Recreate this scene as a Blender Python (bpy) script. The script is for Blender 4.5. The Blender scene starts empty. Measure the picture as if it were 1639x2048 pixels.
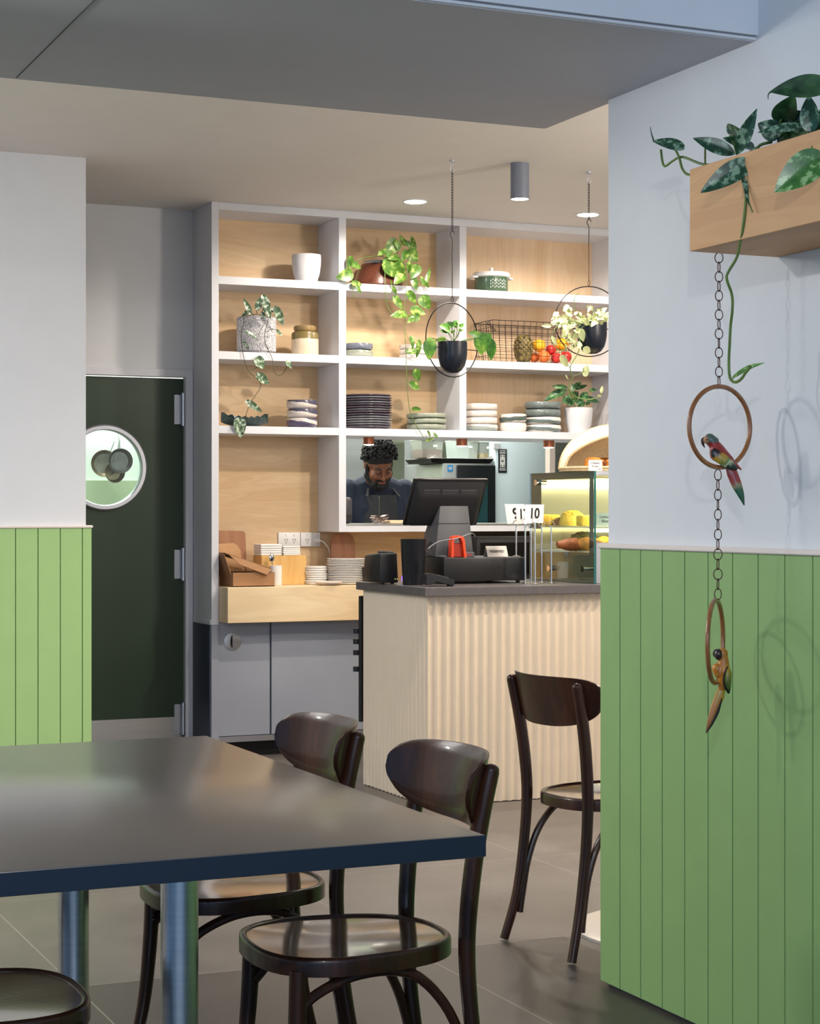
import bpy, bmesh, math, random
from mathutils import Vector, Matrix, Quaternion
R = math.radians
rnd = random.Random(11)
scn = bpy.context.scene
COL = scn.collection

# ------------------------------------------------------------------ camera, light, exposure
F = 3740.0; TH = math.atan(1660 / 3740); CS, SN = math.cos(TH), math.sin(TH); CH = 1.30
cam = bpy.data.cameras.new('camera'); camo = bpy.data.objects.new('camera', cam); COL.objects.link(camo)
camo.location = (0, 0, CH); camo.rotation_euler = (R(90), 0, -TH)
cam.sensor_fit = 'HORIZONTAL'; cam.sensor_width = 36; cam.lens = 36 * F / 1639; cam.clip_start = 0.05; cam.clip_end = 60
scn.camera = camo
scn.view_settings.view_transform = 'Standard'; scn.view_settings.look = 'None'
scn.view_settings.exposure = 0.3; scn.view_settings.gamma = 1.0
try: scn.view_settings.use_curve_mapping = False
except Exception: pass
w = bpy.data.worlds.new('world'); scn.world = w; w.use_nodes = True
w.node_tree.nodes['Background'].inputs[0].default_value = (0.20, 0.42, 0.74, 1)
w.node_tree.nodes['Background'].inputs[1].default_value = 0.9

def light(name, kind, loc, energy, color=(1, 1, 1), size=0.1, target=None, sizey=None, spot=None, blend=0.6):
    l = bpy.data.lights.new(name, kind); l.energy = energy; l.color = color
    if kind == 'AREA':
        l.size = size
        if sizey: l.shape = 'RECTANGLE'; l.size_y = sizey
    elif kind in ('SPOT', 'POINT'):
        l.shadow_soft_size = size
    if kind == 'SPOT': l.spot_size = R(spot or 90); l.spot_blend = blend
    o = bpy.data.objects.new(name, l); COL.objects.link(o); o.location = loc
    if target is not None:
        o.rotation_euler = (Vector(target) - Vector(loc)).to_track_quat('-Z', 'Y').to_euler()
    return o
WARM = (1.0, 0.89, 0.77); NEUT = (1.0, 0.98, 0.95); COOL = (0.80, 0.88, 1.0)
# daylight through the shopfront behind the camera
light('shopfront_daylight', 'AREA', (-0.8, -2.6, 2.1), 58, (0.66, 0.80, 1.0), 4.5, (0.8, 5, 1.3), 2.4)
# downlights of the dining room (outside the frame), then added fill lights
light('dining_downlight', 'SPOT', (0.0, -0.1, 2.45), 95, NEUT, 0.03, (2.5, 3.6, 1.4), None, 70)
light('dining_downlight', 'SPOT', (0.45, 4.3, 2.35), 26, NEUT, 0.03, (2.5, 3.5, 1.2), None, 80)
light('dining_ceiling_light', 'AREA', (-0.6, 6.4, 2.88), 60, NEUT, 1.6, (-0.6, 6.4, 0), 1.6)
light('fill_light', 'POINT', (-1.3, 6.2, 2.4), 92, NEUT, 0.15)  # added unseen fill, lifts the ceiling and left wall
light('fill_light', 'POINT', (5.0, 5.8, 2.5), 85, WARM, 0.15)  # added unseen fill for the counter front and the ceiling at right
# counter side downlights
light('counter_downlight', 'SPOT', (3.90, 8.75, 2.90), 50, WARM, 0.045, (3.75, 9.15, 0.6), None, 150, .4)
light('counter_downlight', 'SPOT', (5.05, 8.78, 2.90), 50, WARM, 0.045, (4.95, 9.15, 0.6), None, 150, .4)
light('counter_spot', 'SPOT', (4.03, 7.81, 2.74), 75, WARM, 0.04, (3.9, 8.5, 0.2), None, 150, .6)
light('aisle_downlight', 'SPOT', (3.3, 6.5, 2.90), 95, WARM, 0.05, (3.3, 6.7, 0), None, 130, .7)
light('aisle_downlight', 'SPOT', (4.7, 6.5, 2.90), 75, WARM, 0.05, (4.6, 6.7, 0), None, 130, .7)
# kitchen
light('kitchen_light', 'AREA', (4.6, 11.2, 2.85), 85, (1.0, 1.0, 0.93), 2.4, (4.6, 11.3, 0), 1.2)
light('kitchen_light', 'AREA', (2.6, 10.8, 2.85), 36, (1.0, 1.0, 0.93), 1.2, (2.6, 10.8, 0), 1.0)

# ------------------------------------------------------------------ pixel <-> room helpers
def ray(x, y):
    X = (x - 819.5) / F; Z = (1024 - y) / F
    return Vector((X * CS + SN, -X * SN + CS, Z))
def atV(x, y, V): r = ray(x, y); t = V / r.y; return Vector((r.x * t, V, CH + r.z * t))
def atU(x, y, U): r = ray(x, y); t = U / r.x; return Vector((U, r.y * t, CH + r.z * t))
def atH(x, y, H): r = ray(x, y); t = (H - CH) / r.z; return Vector((r.x * t, r.y * t, H))
def UX(x, V): r = ray(x, 1024); return V * r.x / r.y
def PXM(x, V): return V / ray(x, 1024).y / F      # metres per pixel there

# ------------------------------------------------------------------ materials
def s2l(c): return tuple(((v / 255) / 12.92 if v / 255 <= 0.04045 else ((v / 255 + 0.055) / 1.055) ** 2.4) for v in c)
MATS = {}
class NT:
    def __init__(s, m): s.t = m.node_tree; s.n = s.t.nodes; s.l = s.t.links; s.b = s.n['Principled BSDF']
    def add(s, k, **kw):
        x = s.n.new(k)
        for a, v in kw.items(): setattr(x, a, v)
        return x
    def link(s, a, b): s.l.new(a, b)
    def coord(s, scale=(1, 1, 1), rot=(0, 0, 0), kind='Object'):
        tc = s.add('ShaderNodeTexCoord'); mp = s.add('ShaderNodeMapping')
        mp.inputs['Scale'].default_value = scale; mp.inputs['Rotation'].default_value = rot
        s.link(tc.outputs[kind], mp.inputs[0]); return mp.outputs[0]
    def noise(s, v, scale=5, detail=3, rough=0.5, dist=0):
        x = s.add('ShaderNodeTexNoise'); x.inputs['Scale'].default_value = scale; x.inputs['Detail'].default_value = detail
        x.inputs['Roughness'].default_value = rough; x.inputs['Distortion'].default_value = dist
        s.link(v, x.inputs['Vector']); return x.outputs['Fac']
    def ramp(s, f, stops, interp='LINEAR'):
        x = s.add('ShaderNodeValToRGB'); e = x.color_ramp.elements; x.color_ramp.interpolation = interp
        while len(e) < len(stops): e.new(0.5)
        for i, (p, c) in enumerate(stops):
            e[i].position = p; e[i].color = (*c[:3], 1)
        s.link(f, x.inputs[0]); return x.outputs[0]
    def mix(s, f, a, b, mode='MIX'):
        x = s.add('ShaderNodeMix', data_type='RGBA', blend_type=mode)
        for sock, v in ((x.inputs['Factor'], f), (x.inputs['A'], a), (x.inputs['B'], b)):
            if isinstance(v, (int, float)): sock.default_value = v
            elif isinstance(v, tuple): sock.default_value = (*v[:3], 1)
            else: s.link(v, sock)
        return x.outputs['Result']
    def math(s, op, a, b=None, c=None, clamp=False):
        x = s.add('ShaderNodeMath', operation=op); x.use_clamp = clamp
        for i, v in enumerate((a, b, c)):
            if v is None: continue
            if isinstance(v, (int, float)): x.inputs[i].default_value = v
            else: s.link(v, x.inputs[i])
        return x.outputs[0]
    def bump(s, h, strength=0.2, dist=0.01):
        x = s.add('ShaderNodeBump'); x.inputs['Strength'].default_value = strength; x.inputs['Distance'].default_value = dist
        s.link(h, x.inputs['Height']); s.link(x.outputs[0], s.b.inputs['Normal'])

def mat(name, col=(200, 200, 200), rough=0.5, metal=0, var=0.0, vscale=8, bump=0.0, bscale=60, coat=0, cr=0.08, trans=0, ior=1.45, emit=None, es=1, lin=False, sss=0, stretch=(1, 1, 1), spec=None):
    if name in MATS: return MATS[name]
    m = bpy.data.materials.new(name); m.use_nodes = True; N = NT(m); b = N.b
    c = col if lin else s2l(col)
    b.inputs['Base Color'].default_value = (*c, 1); b.inputs['Roughness'].default_value = rough
    b.inputs['Metallic'].default_value = metal; b.inputs['Coat Weight'].default_value = coat; b.inputs['Coat Roughness'].default_value = cr
    b.inputs['Transmission Weight'].default_value = trans; b.inputs['IOR'].default_value = ior
    if spec is not None: b.inputs['Specular IOR Level'].default_value = spec
    if sss: b.inputs['Subsurface Weight'].default_value = sss; b.inputs['Subsurface Radius'].default_value = (.01, .004, .002)
    if emit: b.inputs['Emission Color'].default_value = (*s2l(emit), 1); b.inputs['Emission Strength'].default_value = es
    v = N.coord(stretch)
    n = N.noise(v, vscale, 4)
    vv = max(var, 0.015)
    dk = tuple(x * (1 - vv) for x in c); lt = tuple(min(1, x * (1 + vv)) for x in c)
    N.link(N.ramp(n, [(0.3, dk), (0.7, lt)]), b.inputs['Base Color'])
    if bump: N.bump(N.noise(v, bscale, 3), bump, 0.004)
    MATS[name] = m; return m

def wood(name, c1, c2, rough=0.5, axis='x', scale=1.0, coat=0, knots=None, grain=1.0):
    if name in MATS: return MATS[name]
    m = bpy.data.materials.new(name); m.use_nodes = True; N = NT(m)
    st = {'x': (0.7, 6, 6), 'y': (6, 0.7, 6), 'z': (6, 6, 0.7)}[axis]; st = tuple(a * scale for a in st)
    v = N.coord(st)
    big = N.noise(v, 1.3, 3, 0.55, 1.6)
    rings = N.math('FRACT', N.math('MULTIPLY', big, 9.0))
    rings = N.math('ABSOLUTE', N.math('SUBTRACT', rings, 0.5))
    fine = N.noise(N.coord(tuple(a * 5 for a in st)), 5, 3, 0.6)
    a, b = s2l(c1), s2l(c2)
    base = N.ramp(big, [(0.3, a), (0.72, b)])
    base = N.mix(N.math('MULTIPLY', rings, 0.8 * grain), base, tuple(x * 0.78 for x in b))
    base = N.mix(N.math('MULTIPLY', fine, 0.3 * grain), base, tuple(x * 0.7 for x in b))
    if knots:
        vo = N.add('ShaderNodeTexVoronoi'); vo.inputs['Scale'].default_value = 1.1; N.link(N.coord((1.6 * scale, 1.6 * scale, 2.2 * scale)), vo.inputs['Vector'])
        k = N.ramp(vo.outputs['Distance'], [(0.03, (1, 1, 1)), (0.16, (0, 0, 0))])
        base = N.mix(N.math('MULTIPLY', k, 0.6), base, s2l(knots))
    N.link(base, N.b.inputs['Base Color']); N.b.inputs['Roughness'].default_value = rough
    N.b.inputs['Coat Weight'].default_value = coat; N.b.inputs['Coat Roughness'].default_value = 0.07
    N.bump(fine, 0.08, 0.002)
    MATS[name] = m; return m

def glaze(name, base, band, lo, hi, tilt=0.0, rough=0.25):
    """stoneware with a dipped band between two heights of the piece"""
    if name in MATS: return MATS[name]
    m = bpy.data.materials.new(name); m.use_nodes = True; N = NT(m)
    v = N.coord(); sp = N.add('ShaderNodeSeparateXYZ'); N.link(v, sp.inputs[0])
    nz = N.noise(v, 14, 2)
    h = N.math('ADD', sp.outputs['Z'], N.math('MULTIPLY', sp.outputs['X'], tilt))
    h = N.math('ADD', h, N.math('MULTIPLY', N.math('SUBTRACT', nz, 0.5), 0.018))
    f = N.math('MULTIPLY', N.math('GREATER_THAN', h, lo), N.math('LESS_THAN', h, hi))
    sc = N.noise(v, 90, 3)
    a = N.mix(sc, tuple(x * 0.88 for x in s2l(base)), s2l(base)); b = N.mix(sc, tuple(x * 0.75 for x in s2l(band)), s2l(band))
    N.link(N.mix(f, a, b), N.b.inputs['Base Color']); N.b.inputs['Roughness'].default_value = rough
    N.b.inputs['Coat Weight'].default_value = 0.3
    MATS[name] = m; return m

def leafmat(name, base, light_, dark, amount=0.5, scale=40, rough=0.35, trans=0.0, edge=None):
    if name in MATS: return MATS[name]
    m = bpy.data.materials.new(name); m.use_nodes = True; N = NT(m)
    uv = N.add('ShaderNodeUVMap'); uv.uv_map = 'UVMap'
    sp = N.add('ShaderNodeSeparateXYZ'); N.link(uv.outputs[0], sp.inputs[0])
    n = N.noise(N.coord(), scale, 3, 0.6)
    c = N.ramp(n, [(0.5 - amount * 0.3, s2l(dark)), (0.52, s2l(base)), (0.5 + 0.25 * (1.2 - amount), s2l(light_))])
    d = N.math('ABSOLUTE', N.math('SUBTRACT', sp.outputs['X'], 0.5))
    rib = N.math('LESS_THAN', d, 0.022)
    c = N.mix(N.math('MULTIPLY', rib, 0.6), c, s2l(dark) if edge is None else s2l(light_))
    if edge:
        e = N.math('GREATER_THAN', N.math('ADD', d, N.math('MULTIPLY', n, 0.25)), 0.54)
        c = N.mix(e, c, s2l(edge))
    N.link(c, N.b.inputs['Base Color']); N.b.inputs['Roughness'].default_value = rough
    N.b.inputs['Subsurface Weight'].default_value = 0.0
    N.b.inputs['Transmission Weight'].default_value = 0
    MATS[name] = m; return m

WHITE = mat('white_paint', (214, 215, 220), 0.55, bump=0.03, bscale=220)
WALLW = mat('white_wall_paint', (213, 215, 218), 0.7, bump=0.04, bscale=260)
CEIL = mat('ceiling_paint', (224, 219, 214), 0.75, bump=0.03, bscale=200)
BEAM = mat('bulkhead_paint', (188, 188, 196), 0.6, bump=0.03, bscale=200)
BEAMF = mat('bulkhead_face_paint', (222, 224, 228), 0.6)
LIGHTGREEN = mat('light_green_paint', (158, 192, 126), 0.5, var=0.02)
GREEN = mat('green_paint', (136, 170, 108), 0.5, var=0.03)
CAPM = mat('cream_trim_paint', (226, 214, 206), 0.5)
DOORG = mat('dark_green_door_paint', (38, 56, 38), 0.45, var=0.06, vscale=2)
STEEL = mat('brushed_steel', (200, 202, 204), 0.3, 1, var=0.06, vscale=3, stretch=(1, 1, 40))
STEELD = mat('dark_steel', (120, 122, 126), 0.3, 1, var=0.05)
CHROME = mat('chrome', (220, 220, 220), 0.08, 1)
ALU = mat('satin_aluminium', (196, 198, 206), 0.38, 0.9)
GREYDOOR = mat('grey_laminate', (164, 168, 178), 0.4, var=0.02)
NAVY = mat('dark_grey_skirting', (52, 58, 72), 0.5)
BLACK = mat('black_plastic', (22, 22, 24), 0.38)
BLACKM = mat('matte_black_plastic', (30, 30, 33), 0.55, bump=0.05, bscale=300)
BLACKG = mat('black_gloss', (12, 12, 14), 0.1)
GREYP = mat('grey_plastic', (74, 74, 78), 0.5, bump=0.06, bscale=400)
COUNTERTOP = mat('charcoal_stone', (92, 88, 88), 0.28, var=0.08, vscale=40)
FLUTE = mat('cream_fluted_panel', (218, 202, 180), 0.5, var=0.02)
TABLE = mat('dark_table_laminate', (86, 79, 75), 0.34, var=0.05, vscale=30, coat=.8, cr=.2, spec=.6)
TEDGE = mat('table_edge_band', (34, 44, 58), 0.35)
CERW = mat('white_ceramic', (232, 230, 228), 0.3, var=0.02)
CERM = mat('matte_white_ceramic', (218, 218, 222), 0.45)
PAPER = mat('white_paper', (232, 230, 226), 0.7, var=0.03)
CARD = wood('corrugated_cardboard', (176, 132, 92), (160, 116, 78), 0.8, 'x', 2, grain=0.5)
SOIL = mat('potting_soil', (48, 34, 24), 0.9, var=0.4, vscale=60, bump=0.6, bscale=120)
IRON = mat('black_iron_wire', (34, 30, 30), 0.45, 0.6)
RUST = mat('brown_iron', (84, 54, 44), 0.5, 0.4, var=0.2, vscale=50)
POTBLACK = mat('satin_black_pot', (20, 26, 38), 0.34)
PLY = wood('plywood', (228, 200, 160), (212, 174, 128), 0.5, 'x', 0.55, knots=(176, 116, 62), grain=0.75)
PLYT = wood('pale_plywood', (230, 204, 172), (214, 180, 140), 0.5, 'z', 0.5, grain=0.7)
PLYB = wood('bench_plywood', (240, 218, 180), (228, 194, 146), 0.42, 'x', 0.6, knots=(190, 132, 70), grain=0.6)
PLANTER = wood('oak_planter', (216, 168, 116), (198, 146, 96), 0.55, 'y', 0.8, grain=0.6)
DARKWOOD = wood('dark_stained_bentwood', (80, 44, 28), (42, 24, 16), 0.30, 'z', 1.2, coat=0.22, grain=1.2)
DARKWOOD.node_tree.nodes['Principled BSDF'].inputs['Specular IOR Level'].default_value = 0.28
SEATWOOD = wood('dark_stained_seat_veneer', (122, 84, 58), (84, 56, 40), 0.16, 'x', 0.9, coat=0.9)
BAMBOO = wood('bamboo', (226, 186, 120), (210, 160, 88), 0.4, 'z', 1.6, grain=0.4)
RATTAN = wood('varnished_cane', (176, 116, 66), (140, 84, 44), 0.3, 'z', 4, coat=0.5)
COPPER = mat('copper', (170, 104, 76), 0.3, 1)
GLASS = mat('clear_glass', (235, 255, 248), 0.0, trans=1, ior=1.45)
GLASSG = mat('green_edge_glass', (60, 150, 130), 0.05, trans=0.7, ior=1.5)
LAMP = mat('lamp_diffuser', (255, 250, 240), 0.5, emit=(255, 246, 230), es=14)
TUBEL = mat('warm_led_tube', (255, 240, 200), 0.5, emit=(255, 232, 176), es=9)
KTILE = mat('kitchen_wall_lining', (206, 212, 190), 0.35, var=0.02)
KSPLASH = mat('kitchen_splashback', (168, 184, 150), 0.3, var=0.06, vscale=3)
FRIDGE = mat('pale_fridge_door', (208, 222, 228), 0.4, var=0.02)
INK = mat('black_ink', (20, 20, 22), 0.6)
SKIN = mat('brown_skin', (122, 76, 52), 0.45, var=0.08, vscale=30, sss=0.1)
HAIR = mat('black_curly_hair', (20, 18, 20), 0.6, var=0.3, vscale=80, bump=1.0, bscale=160)
SHIRT = mat('navy_shirt_cloth', (34, 42, 60), 0.8, var=0.12, vscale=20, bump=0.2, bscale=30)
APRON = mat('charcoal_apron_cloth', (52, 52, 56), 0.85, var=0.1, vscale=12, bump=0.2, bscale=20)
RED = mat('orange_red_plastic', (236, 72, 34), 0.35)

# ------------------------------------------------------------------ mesh helpers
def box(bm, lo, hi, bev=0.0, M=None, seg=1):
    t = bmesh.new(); lo = Vector(lo); hi = Vector(hi)
    bmesh.ops.create_cube(t, size=1)
    for v in t.verts: v.co = Vector(((v.co[i] + .5) * (hi[i] - lo[i]) + lo[i] for i in range(3)))
    if bev: bmesh.ops.bevel(t, geom=t.edges[:], offset=bev, segments=seg, affect='EDGES', profile=0.5)
    if M is not None: bmesh.ops.transform(t, matrix=M, verts=t.verts)
    merge(bm, t)
def merge(bm, t):
    uvs = t.loops.layers.uv.active; uvd = bm.loops.layers.uv.verify() if uvs else None
    mp = {v: bm.verts.new(v.co) for v in t.verts}
    for f in t.faces:
        try: nf = bm.faces.new([mp[v] for v in f.verts]); nf.material_index = f.material_index
        except ValueError: continue
        if uvs:
            for a, b in zip(nf.loops, f.loops): a[uvd].uv = b[uvs].uv
    t.free()
def lathe(bm, prof, c=(0, 0, 0), seg=32, M=None):
    t = bmesh.new(); rings = []
    for r, z in prof:
        if r < 1e-5: rings.append([t.verts.new((0, 0, z))])
        else: rings.append([t.verts.new((r * math.cos(2 * math.pi * i / seg), r * math.sin(2 * math.pi * i / seg), z)) for i in range(seg)])
    for a, b in zip(rings, rings[1:]):
        if len(a) == 1 and len(b) == 1: continue
        for i in range(seg):
            j = (i + 1) % seg
            if len(a) == 1: t.faces.new((a[0], b[j], b[i]))
            elif len(b) == 1: t.faces.new((a[i], a[j], b[0]))
            else: t.faces.new((a[i], a[j], b[j], b[i]))
    bmesh.ops.recalc_face_normals(t, faces=t.faces)
    if M is not None: bmesh.ops.transform(t, matrix=M, verts=t.verts)
    bmesh.ops.translate(t, vec=Vector(c), verts=t.verts); merge(bm, t)
def spline(pts, n=6, closed=False):
    P = [Vector(p) for p in pts]; out = []; m = len(P)
    rng = range(m) if closed else range(m - 1)
    for i in rng:
        p0 = P[(i - 1) % m] if closed or i > 0 else P[0] * 2 - P[1]
        p1 = P[i]; p2 = P[(i + 1) % m]
        p3 = P[(i + 2) % m] if closed or i + 2 < m else p2 * 2 - p1
        for k in range(n):
            t = k / n
            out.append(0.5 * ((2 * p1) + (p2 - p0) * t + (2 * p0 - 5 * p1 + 4 * p2 - p3) * t * t + (3 * p1 - p0 - 3 * p2 + p3) * t ** 3))
    if not closed: out.append(P[-1])
    return out
def tube(bm, pts, r, seg=8, closed=False, flat=1.0):
    P = [Vector(p) for p in pts]; n = len(P); rr = r if isinstance(r, (list, tuple)) else [r] * n
    if len(rr) != n:
        q_ = [i * (len(rr) - 1) / (n - 1) for i in range(n)]
        rr = [rr[int(a)] + (rr[min(len(rr) - 1, int(a) + 1)] - rr[int(a)]) * (a - int(a)) for a in q_]
    T = []
    for i in range(n):
        a = P[(i - 1) % n] if closed or i else P[0]; b = P[(i + 1) % n] if closed or i < n - 1 else P[-1]
        d = b - a; T.append(d.normalized() if d.length > 1e-9 else Vector((0, 0, 1)))
    up = Vector((0, 0, 1)) if abs(T[0].z) < 0.9 else Vector((1, 0, 0))
    u = (up - T[0] * up.dot(T[0])).normalized(); rings = []
    for i in range(n):
        u = (u - T[i] * u.dot(T[i])); u = u.normalized() if u.length > 1e-6 else T[i].orthogonal().normalized()
        v = T[i].cross(u)
        rings.append([bm.verts.new(P[i] + (u * math.cos(2 * math.pi * k / seg) * flat + v * math.sin(2 * math.pi * k / seg)) * rr[i]) for k in range(seg)])
    for i in range(n if closed else n - 1):
        a, b = rings[i], rings[(i + 1) % n]
        off = 0
        if closed and i == n - 1: off = min(range(seg), key=lambda o: (a[0].co - b[o].co).length)
        for k in range(seg):
            try: bm.faces.new((a[k], a[(k + 1) % seg], b[(k + 1 + off) % seg], b[(k + off) % seg]))
            except ValueError: pass
    if not closed:
        for rg in (rings[0][::-1], rings[-1]):
            try: bm.faces.new(rg)
            except ValueError: pass
def prism(bm, outline, z0, z1, M=None):
    t = bmesh.new(); a = [t.verts.new((x, y, z0)) for x, y in outline]; b = [t.verts.new((x, y, z1)) for x, y in outline]
    t.faces.new(a[::-1]); t.faces.new(b); n = len(a)
    for i in range(n): t.faces.new((a[i], a[(i + 1) % n], b[(i + 1) % n], b[i]))
    if M is not None: bmesh.ops.transform(t, matrix=M, verts=t.verts)
    bmesh.ops.recalc_face_normals(t, faces=t.faces); merge(bm, t)
def ball(bm, c, r, sc=(1, 1, 1), sub=2, M=None):
    t = bmesh.new(); bmesh.ops.create_icosphere(t, subdivisions=sub, radius=r)
    for v in t.verts: v.co = Vector((v.co.x * sc[0], v.co.y * sc[1], v.co.z * sc[2]))
    if M is not None: bmesh.ops.transform(t, matrix=M, verts=t.verts)
    bmesh.ops.translate(t, vec=Vector(c), verts=t.verts); merge(bm, t)
def cyl(bm, a, b, r0, r1=None, seg=20):
    tube(bm, [a, b], [r0, r0 if r1 is None else r1], seg)
def capsule(bm, a, b, ra, rb):
    t = bmesh.new()
    for p, r in ((a, ra), (b, rb)):
        g = bmesh.ops.create_icosphere(t, subdivisions=2, radius=r); bmesh.ops.translate(t, vec=Vector(p), verts=g['verts'])
    h = bmesh.ops.convex_hull(t, input=t.verts[:]); 
    bad = [v for v in t.verts if not v.link_faces]; bmesh.ops.delete(t, geom=bad, context='VERTS')
    inner = [f for f in t.faces if f not in set(x for x in h['geom'] if isinstance(x, bmesh.types.BMFace))]
    bmesh.ops.delete(t, geom=inner, context='FACES')
    merge(bm, t)
def leaf(bm, base, d, nrm, L, W, curl=0.25, fold=0.25, heart=True, nu=4, nv=9):
    uvl = bm.loops.layers.uv.verify()
    d = Vector(d).normalized(); nrm = Vector(nrm); nrm = (nrm - d * nrm.dot(d)); nrm = nrm.normalized() if nrm.length > 1e-4 else d.orthogonal().normalized()
    sdv = d.cross(nrm); base = Vector(base); g = []
    for j in range(nv + 1):
        t = (j / nv) ** 1.35
        if heart: wd = math.sin(math.pi * min(1, t) ** 0.58) ** 0.75 if 0 < t < 1 else 0
        else: wd = math.sin(math.pi * min(1, t) ** 0.80) ** 0.9 if 0 < t < 1 else 0
        wd = max(wd, 0.015) * W * 0.5; row = []
        for i in range(nu + 1):
            s = (i / nu - 0.5) * 2
            back = -0.16 * L * abs(s) * (1 - t) ** 4 if heart else 0
            p = base + d * (L * t + back) + sdv * (s * wd) + nrm * (abs(s) * wd * fold - curl * L * t * t)
            row.append(bm.verts.new(p))
        g.append(row)
    for j in range(nv):
        for i in range(nu):
            f = bm.faces.new((g[j][i], g[j][i + 1], g[j + 1][i + 1], g[j + 1][i]))
            for lp, (a, b) in zip(f.loops, ((i, j), (i + 1, j), (i + 1, j + 1), (i, j + 1))): lp[uvl].uv = (a / nu, b / nv)
    
WM = {}
def setp(o, label=None, cat=None, group=None, kind=None):
    if label: o['label'] = label
    if cat: o['category'] = cat
    if group: o['group'] = group
    if kind: o['kind'] = kind
    return o
def thing(name, loc, label, cat, group=None, rotz=0):
    o = bpy.data.objects.new(name, None); COL.objects.link(o); o.empty_display_size = 0.05
    o.location = loc; o.rotation_euler = (0, 0, rotz)
    WM[o.name] = Matrix.Translation(Vector(loc)) @ Matrix.Rotation(rotz, 4, 'Z')
    return setp(o, label, cat, group)
def obj(name, bm, m, parent=None, label=None, cat=None, group=None, kind=None, ang=35, rc=False):
    """link bm (world coordinates) as one mesh object; under a parent it becomes its part"""
    if rc: bmesh.ops.recalc_face_normals(bm, faces=bm.faces)
    if parent is not None: Mx = WM[parent.name]
    else:
        xs = [v.co for v in bm.verts]
        c = Vector(((min(p.x for p in xs) + max(p.x for p in xs)) / 2, (min(p.y for p in xs) + max(p.y for p in xs)) / 2, min(p.z for p in xs)))
        if kind == 'structure': c = Vector((0, 0, 0))
        Mx = Matrix.Translation(c)
    bmesh.ops.transform(bm, matrix=Mx.inverted(), verts=bm.verts)
    me = bpy.data.meshes.new(name); bm.to_mesh(me); bm.free()
    for mm in (m if isinstance(m, (list, tuple)) else [m]): me.materials.append(mm)
    for p in me.polygons: p.use_smooth = True
    try: me.set_sharp_from_angle(angle=R(ang))
    except Exception: pass
    o = bpy.data.objects.new(name, me); COL.objects.link(o)
    if parent is not None: o.parent = parent
    else: o.location = Mx.translation
    WM[o.name] = Mx
    return setp(o, label, cat, group, kind)
def B(): return bmesh.new()
def dup(root, loc, rotz=0, label=None, group=None):
    r = root.copy(); COL.objects.link(r); r.location = loc; r.rotation_euler = (0, 0, rotz)
    if label: r['label'] = label
    if group: r['group'] = group
    for ch in list(root.children):
        c = ch.copy(); COL.objects.link(c); c.parent = r
        for g in list(ch.children):
            d = g.copy(); COL.objects.link(d); d.parent = c
    return r
def text(name, s, size, origin, xd, upd, m, parent, extrude=0.0004, align='CENTER', sx=1.0, bold=0.0):
    cu = bpy.data.curves.new('t', 'FONT'); cu.body = s; cu.size = size; cu.extrude = extrude; cu.align_x = align; cu.align_y = 'CENTER'; cu.offset = bold
    to = bpy.data.objects.new('t', cu); COL.objects.link(to)
    dg = bpy.context.evaluated_depsgraph_get(); me = bpy.data.meshes.new_from_object(to.evaluated_get(dg))
    bm = bmesh.new(); bm.from_mesh(me); bpy.data.objects.remove(to); bpy.data.curves.remove(cu); bpy.data.meshes.remove(me)
    xd = Vector(xd).normalized(); upd = Vector(upd).normalized(); n = xd.cross(upd)
    M = Matrix.Translation(Vector(origin)) @ Matrix(((xd.x, upd.x, n.x, 0), (xd.y, upd.y, n.y, 0), (xd.z, upd.z, n.z, 0), (0, 0, 0, 1))) @ Matrix.Diagonal((sx, 1, 1, 1))
    bmesh.ops.transform(bm, matrix=M, verts=bm.verts)
    return obj(name, bm, m, parent, ang=20)
def remeshed(bm, voxel, smooth=6, fac=0.6):
    me = bpy.data.meshes.new('r'); bm.to_mesh(me); bm.free(); o = bpy.data.objects.new('r', me); COL.objects.link(o)
    md = o.modifiers.new('r', 'REMESH'); md.mode = 'VOXEL'; md.voxel_size = voxel; md.use_smooth_shade = True
    sm = o.modifiers.new('s', 'SMOOTH'); sm.iterations = smooth; sm.factor = fac
    dg = bpy.context.evaluated_depsgraph_get(); m2 = bpy.data.meshes.new_from_object(o.evaluated_get(dg))
    out = bmesh.new(); out.from_mesh(m2); bpy.data.objects.remove(o); bpy.data.meshes.remove(m2); bpy.data.meshes.remove(me)
    return out

# ------------------------------------------------------------------ setting
CEILH = 2.935
def struct(name, bm, m, parent=None, rc=False, **k): return obj(name, bm, m, parent, kind=None if parent else 'structure', rc=rc, **k)
m = bpy.data.materials.new('floor_tiles'); m.use_nodes = True; N = NT(m)
v = N.coord(); sp = N.add('ShaderNodeSeparateXYZ'); N.link(v, sp.inputs[0])
def seam(sock, off, pitch, wd):
    f = N.math('FRACT', N.math('DIVIDE', N.math('SUBTRACT', sock, off), pitch))
    f = N.math('SUBTRACT', 0.5, N.math('ABSOLUTE', N.math('SUBTRACT', f, 0.5)))
    return N.math('LESS_THAN', f, wd / pitch)
sm = N.math('MAXIMUM', seam(sp.outputs['X'], 1.24, 1.015, 0.0022), seam(sp.outputs['Y'], 5.05, 1.2, 0.0022))
n1 = N.noise(v, 3, 5, 0.6); n2 = N.noise(v, 60, 3, 0.6)
c1 = N.ramp(n1, [(0.3, s2l((94, 88, 84))), (0.7, s2l((113, 106, 101)))])
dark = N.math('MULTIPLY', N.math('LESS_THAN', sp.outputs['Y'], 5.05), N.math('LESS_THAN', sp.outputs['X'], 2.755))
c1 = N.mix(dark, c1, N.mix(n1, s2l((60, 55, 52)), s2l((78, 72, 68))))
c1 = N.mix(N.math('MULTIPLY', n2, 0.35), c1, s2l((70, 66, 62)))
c1 = N.mix(N.math('MULTIPLY', sm, 0.55), c1, s2l((156, 148, 140)))
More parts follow.
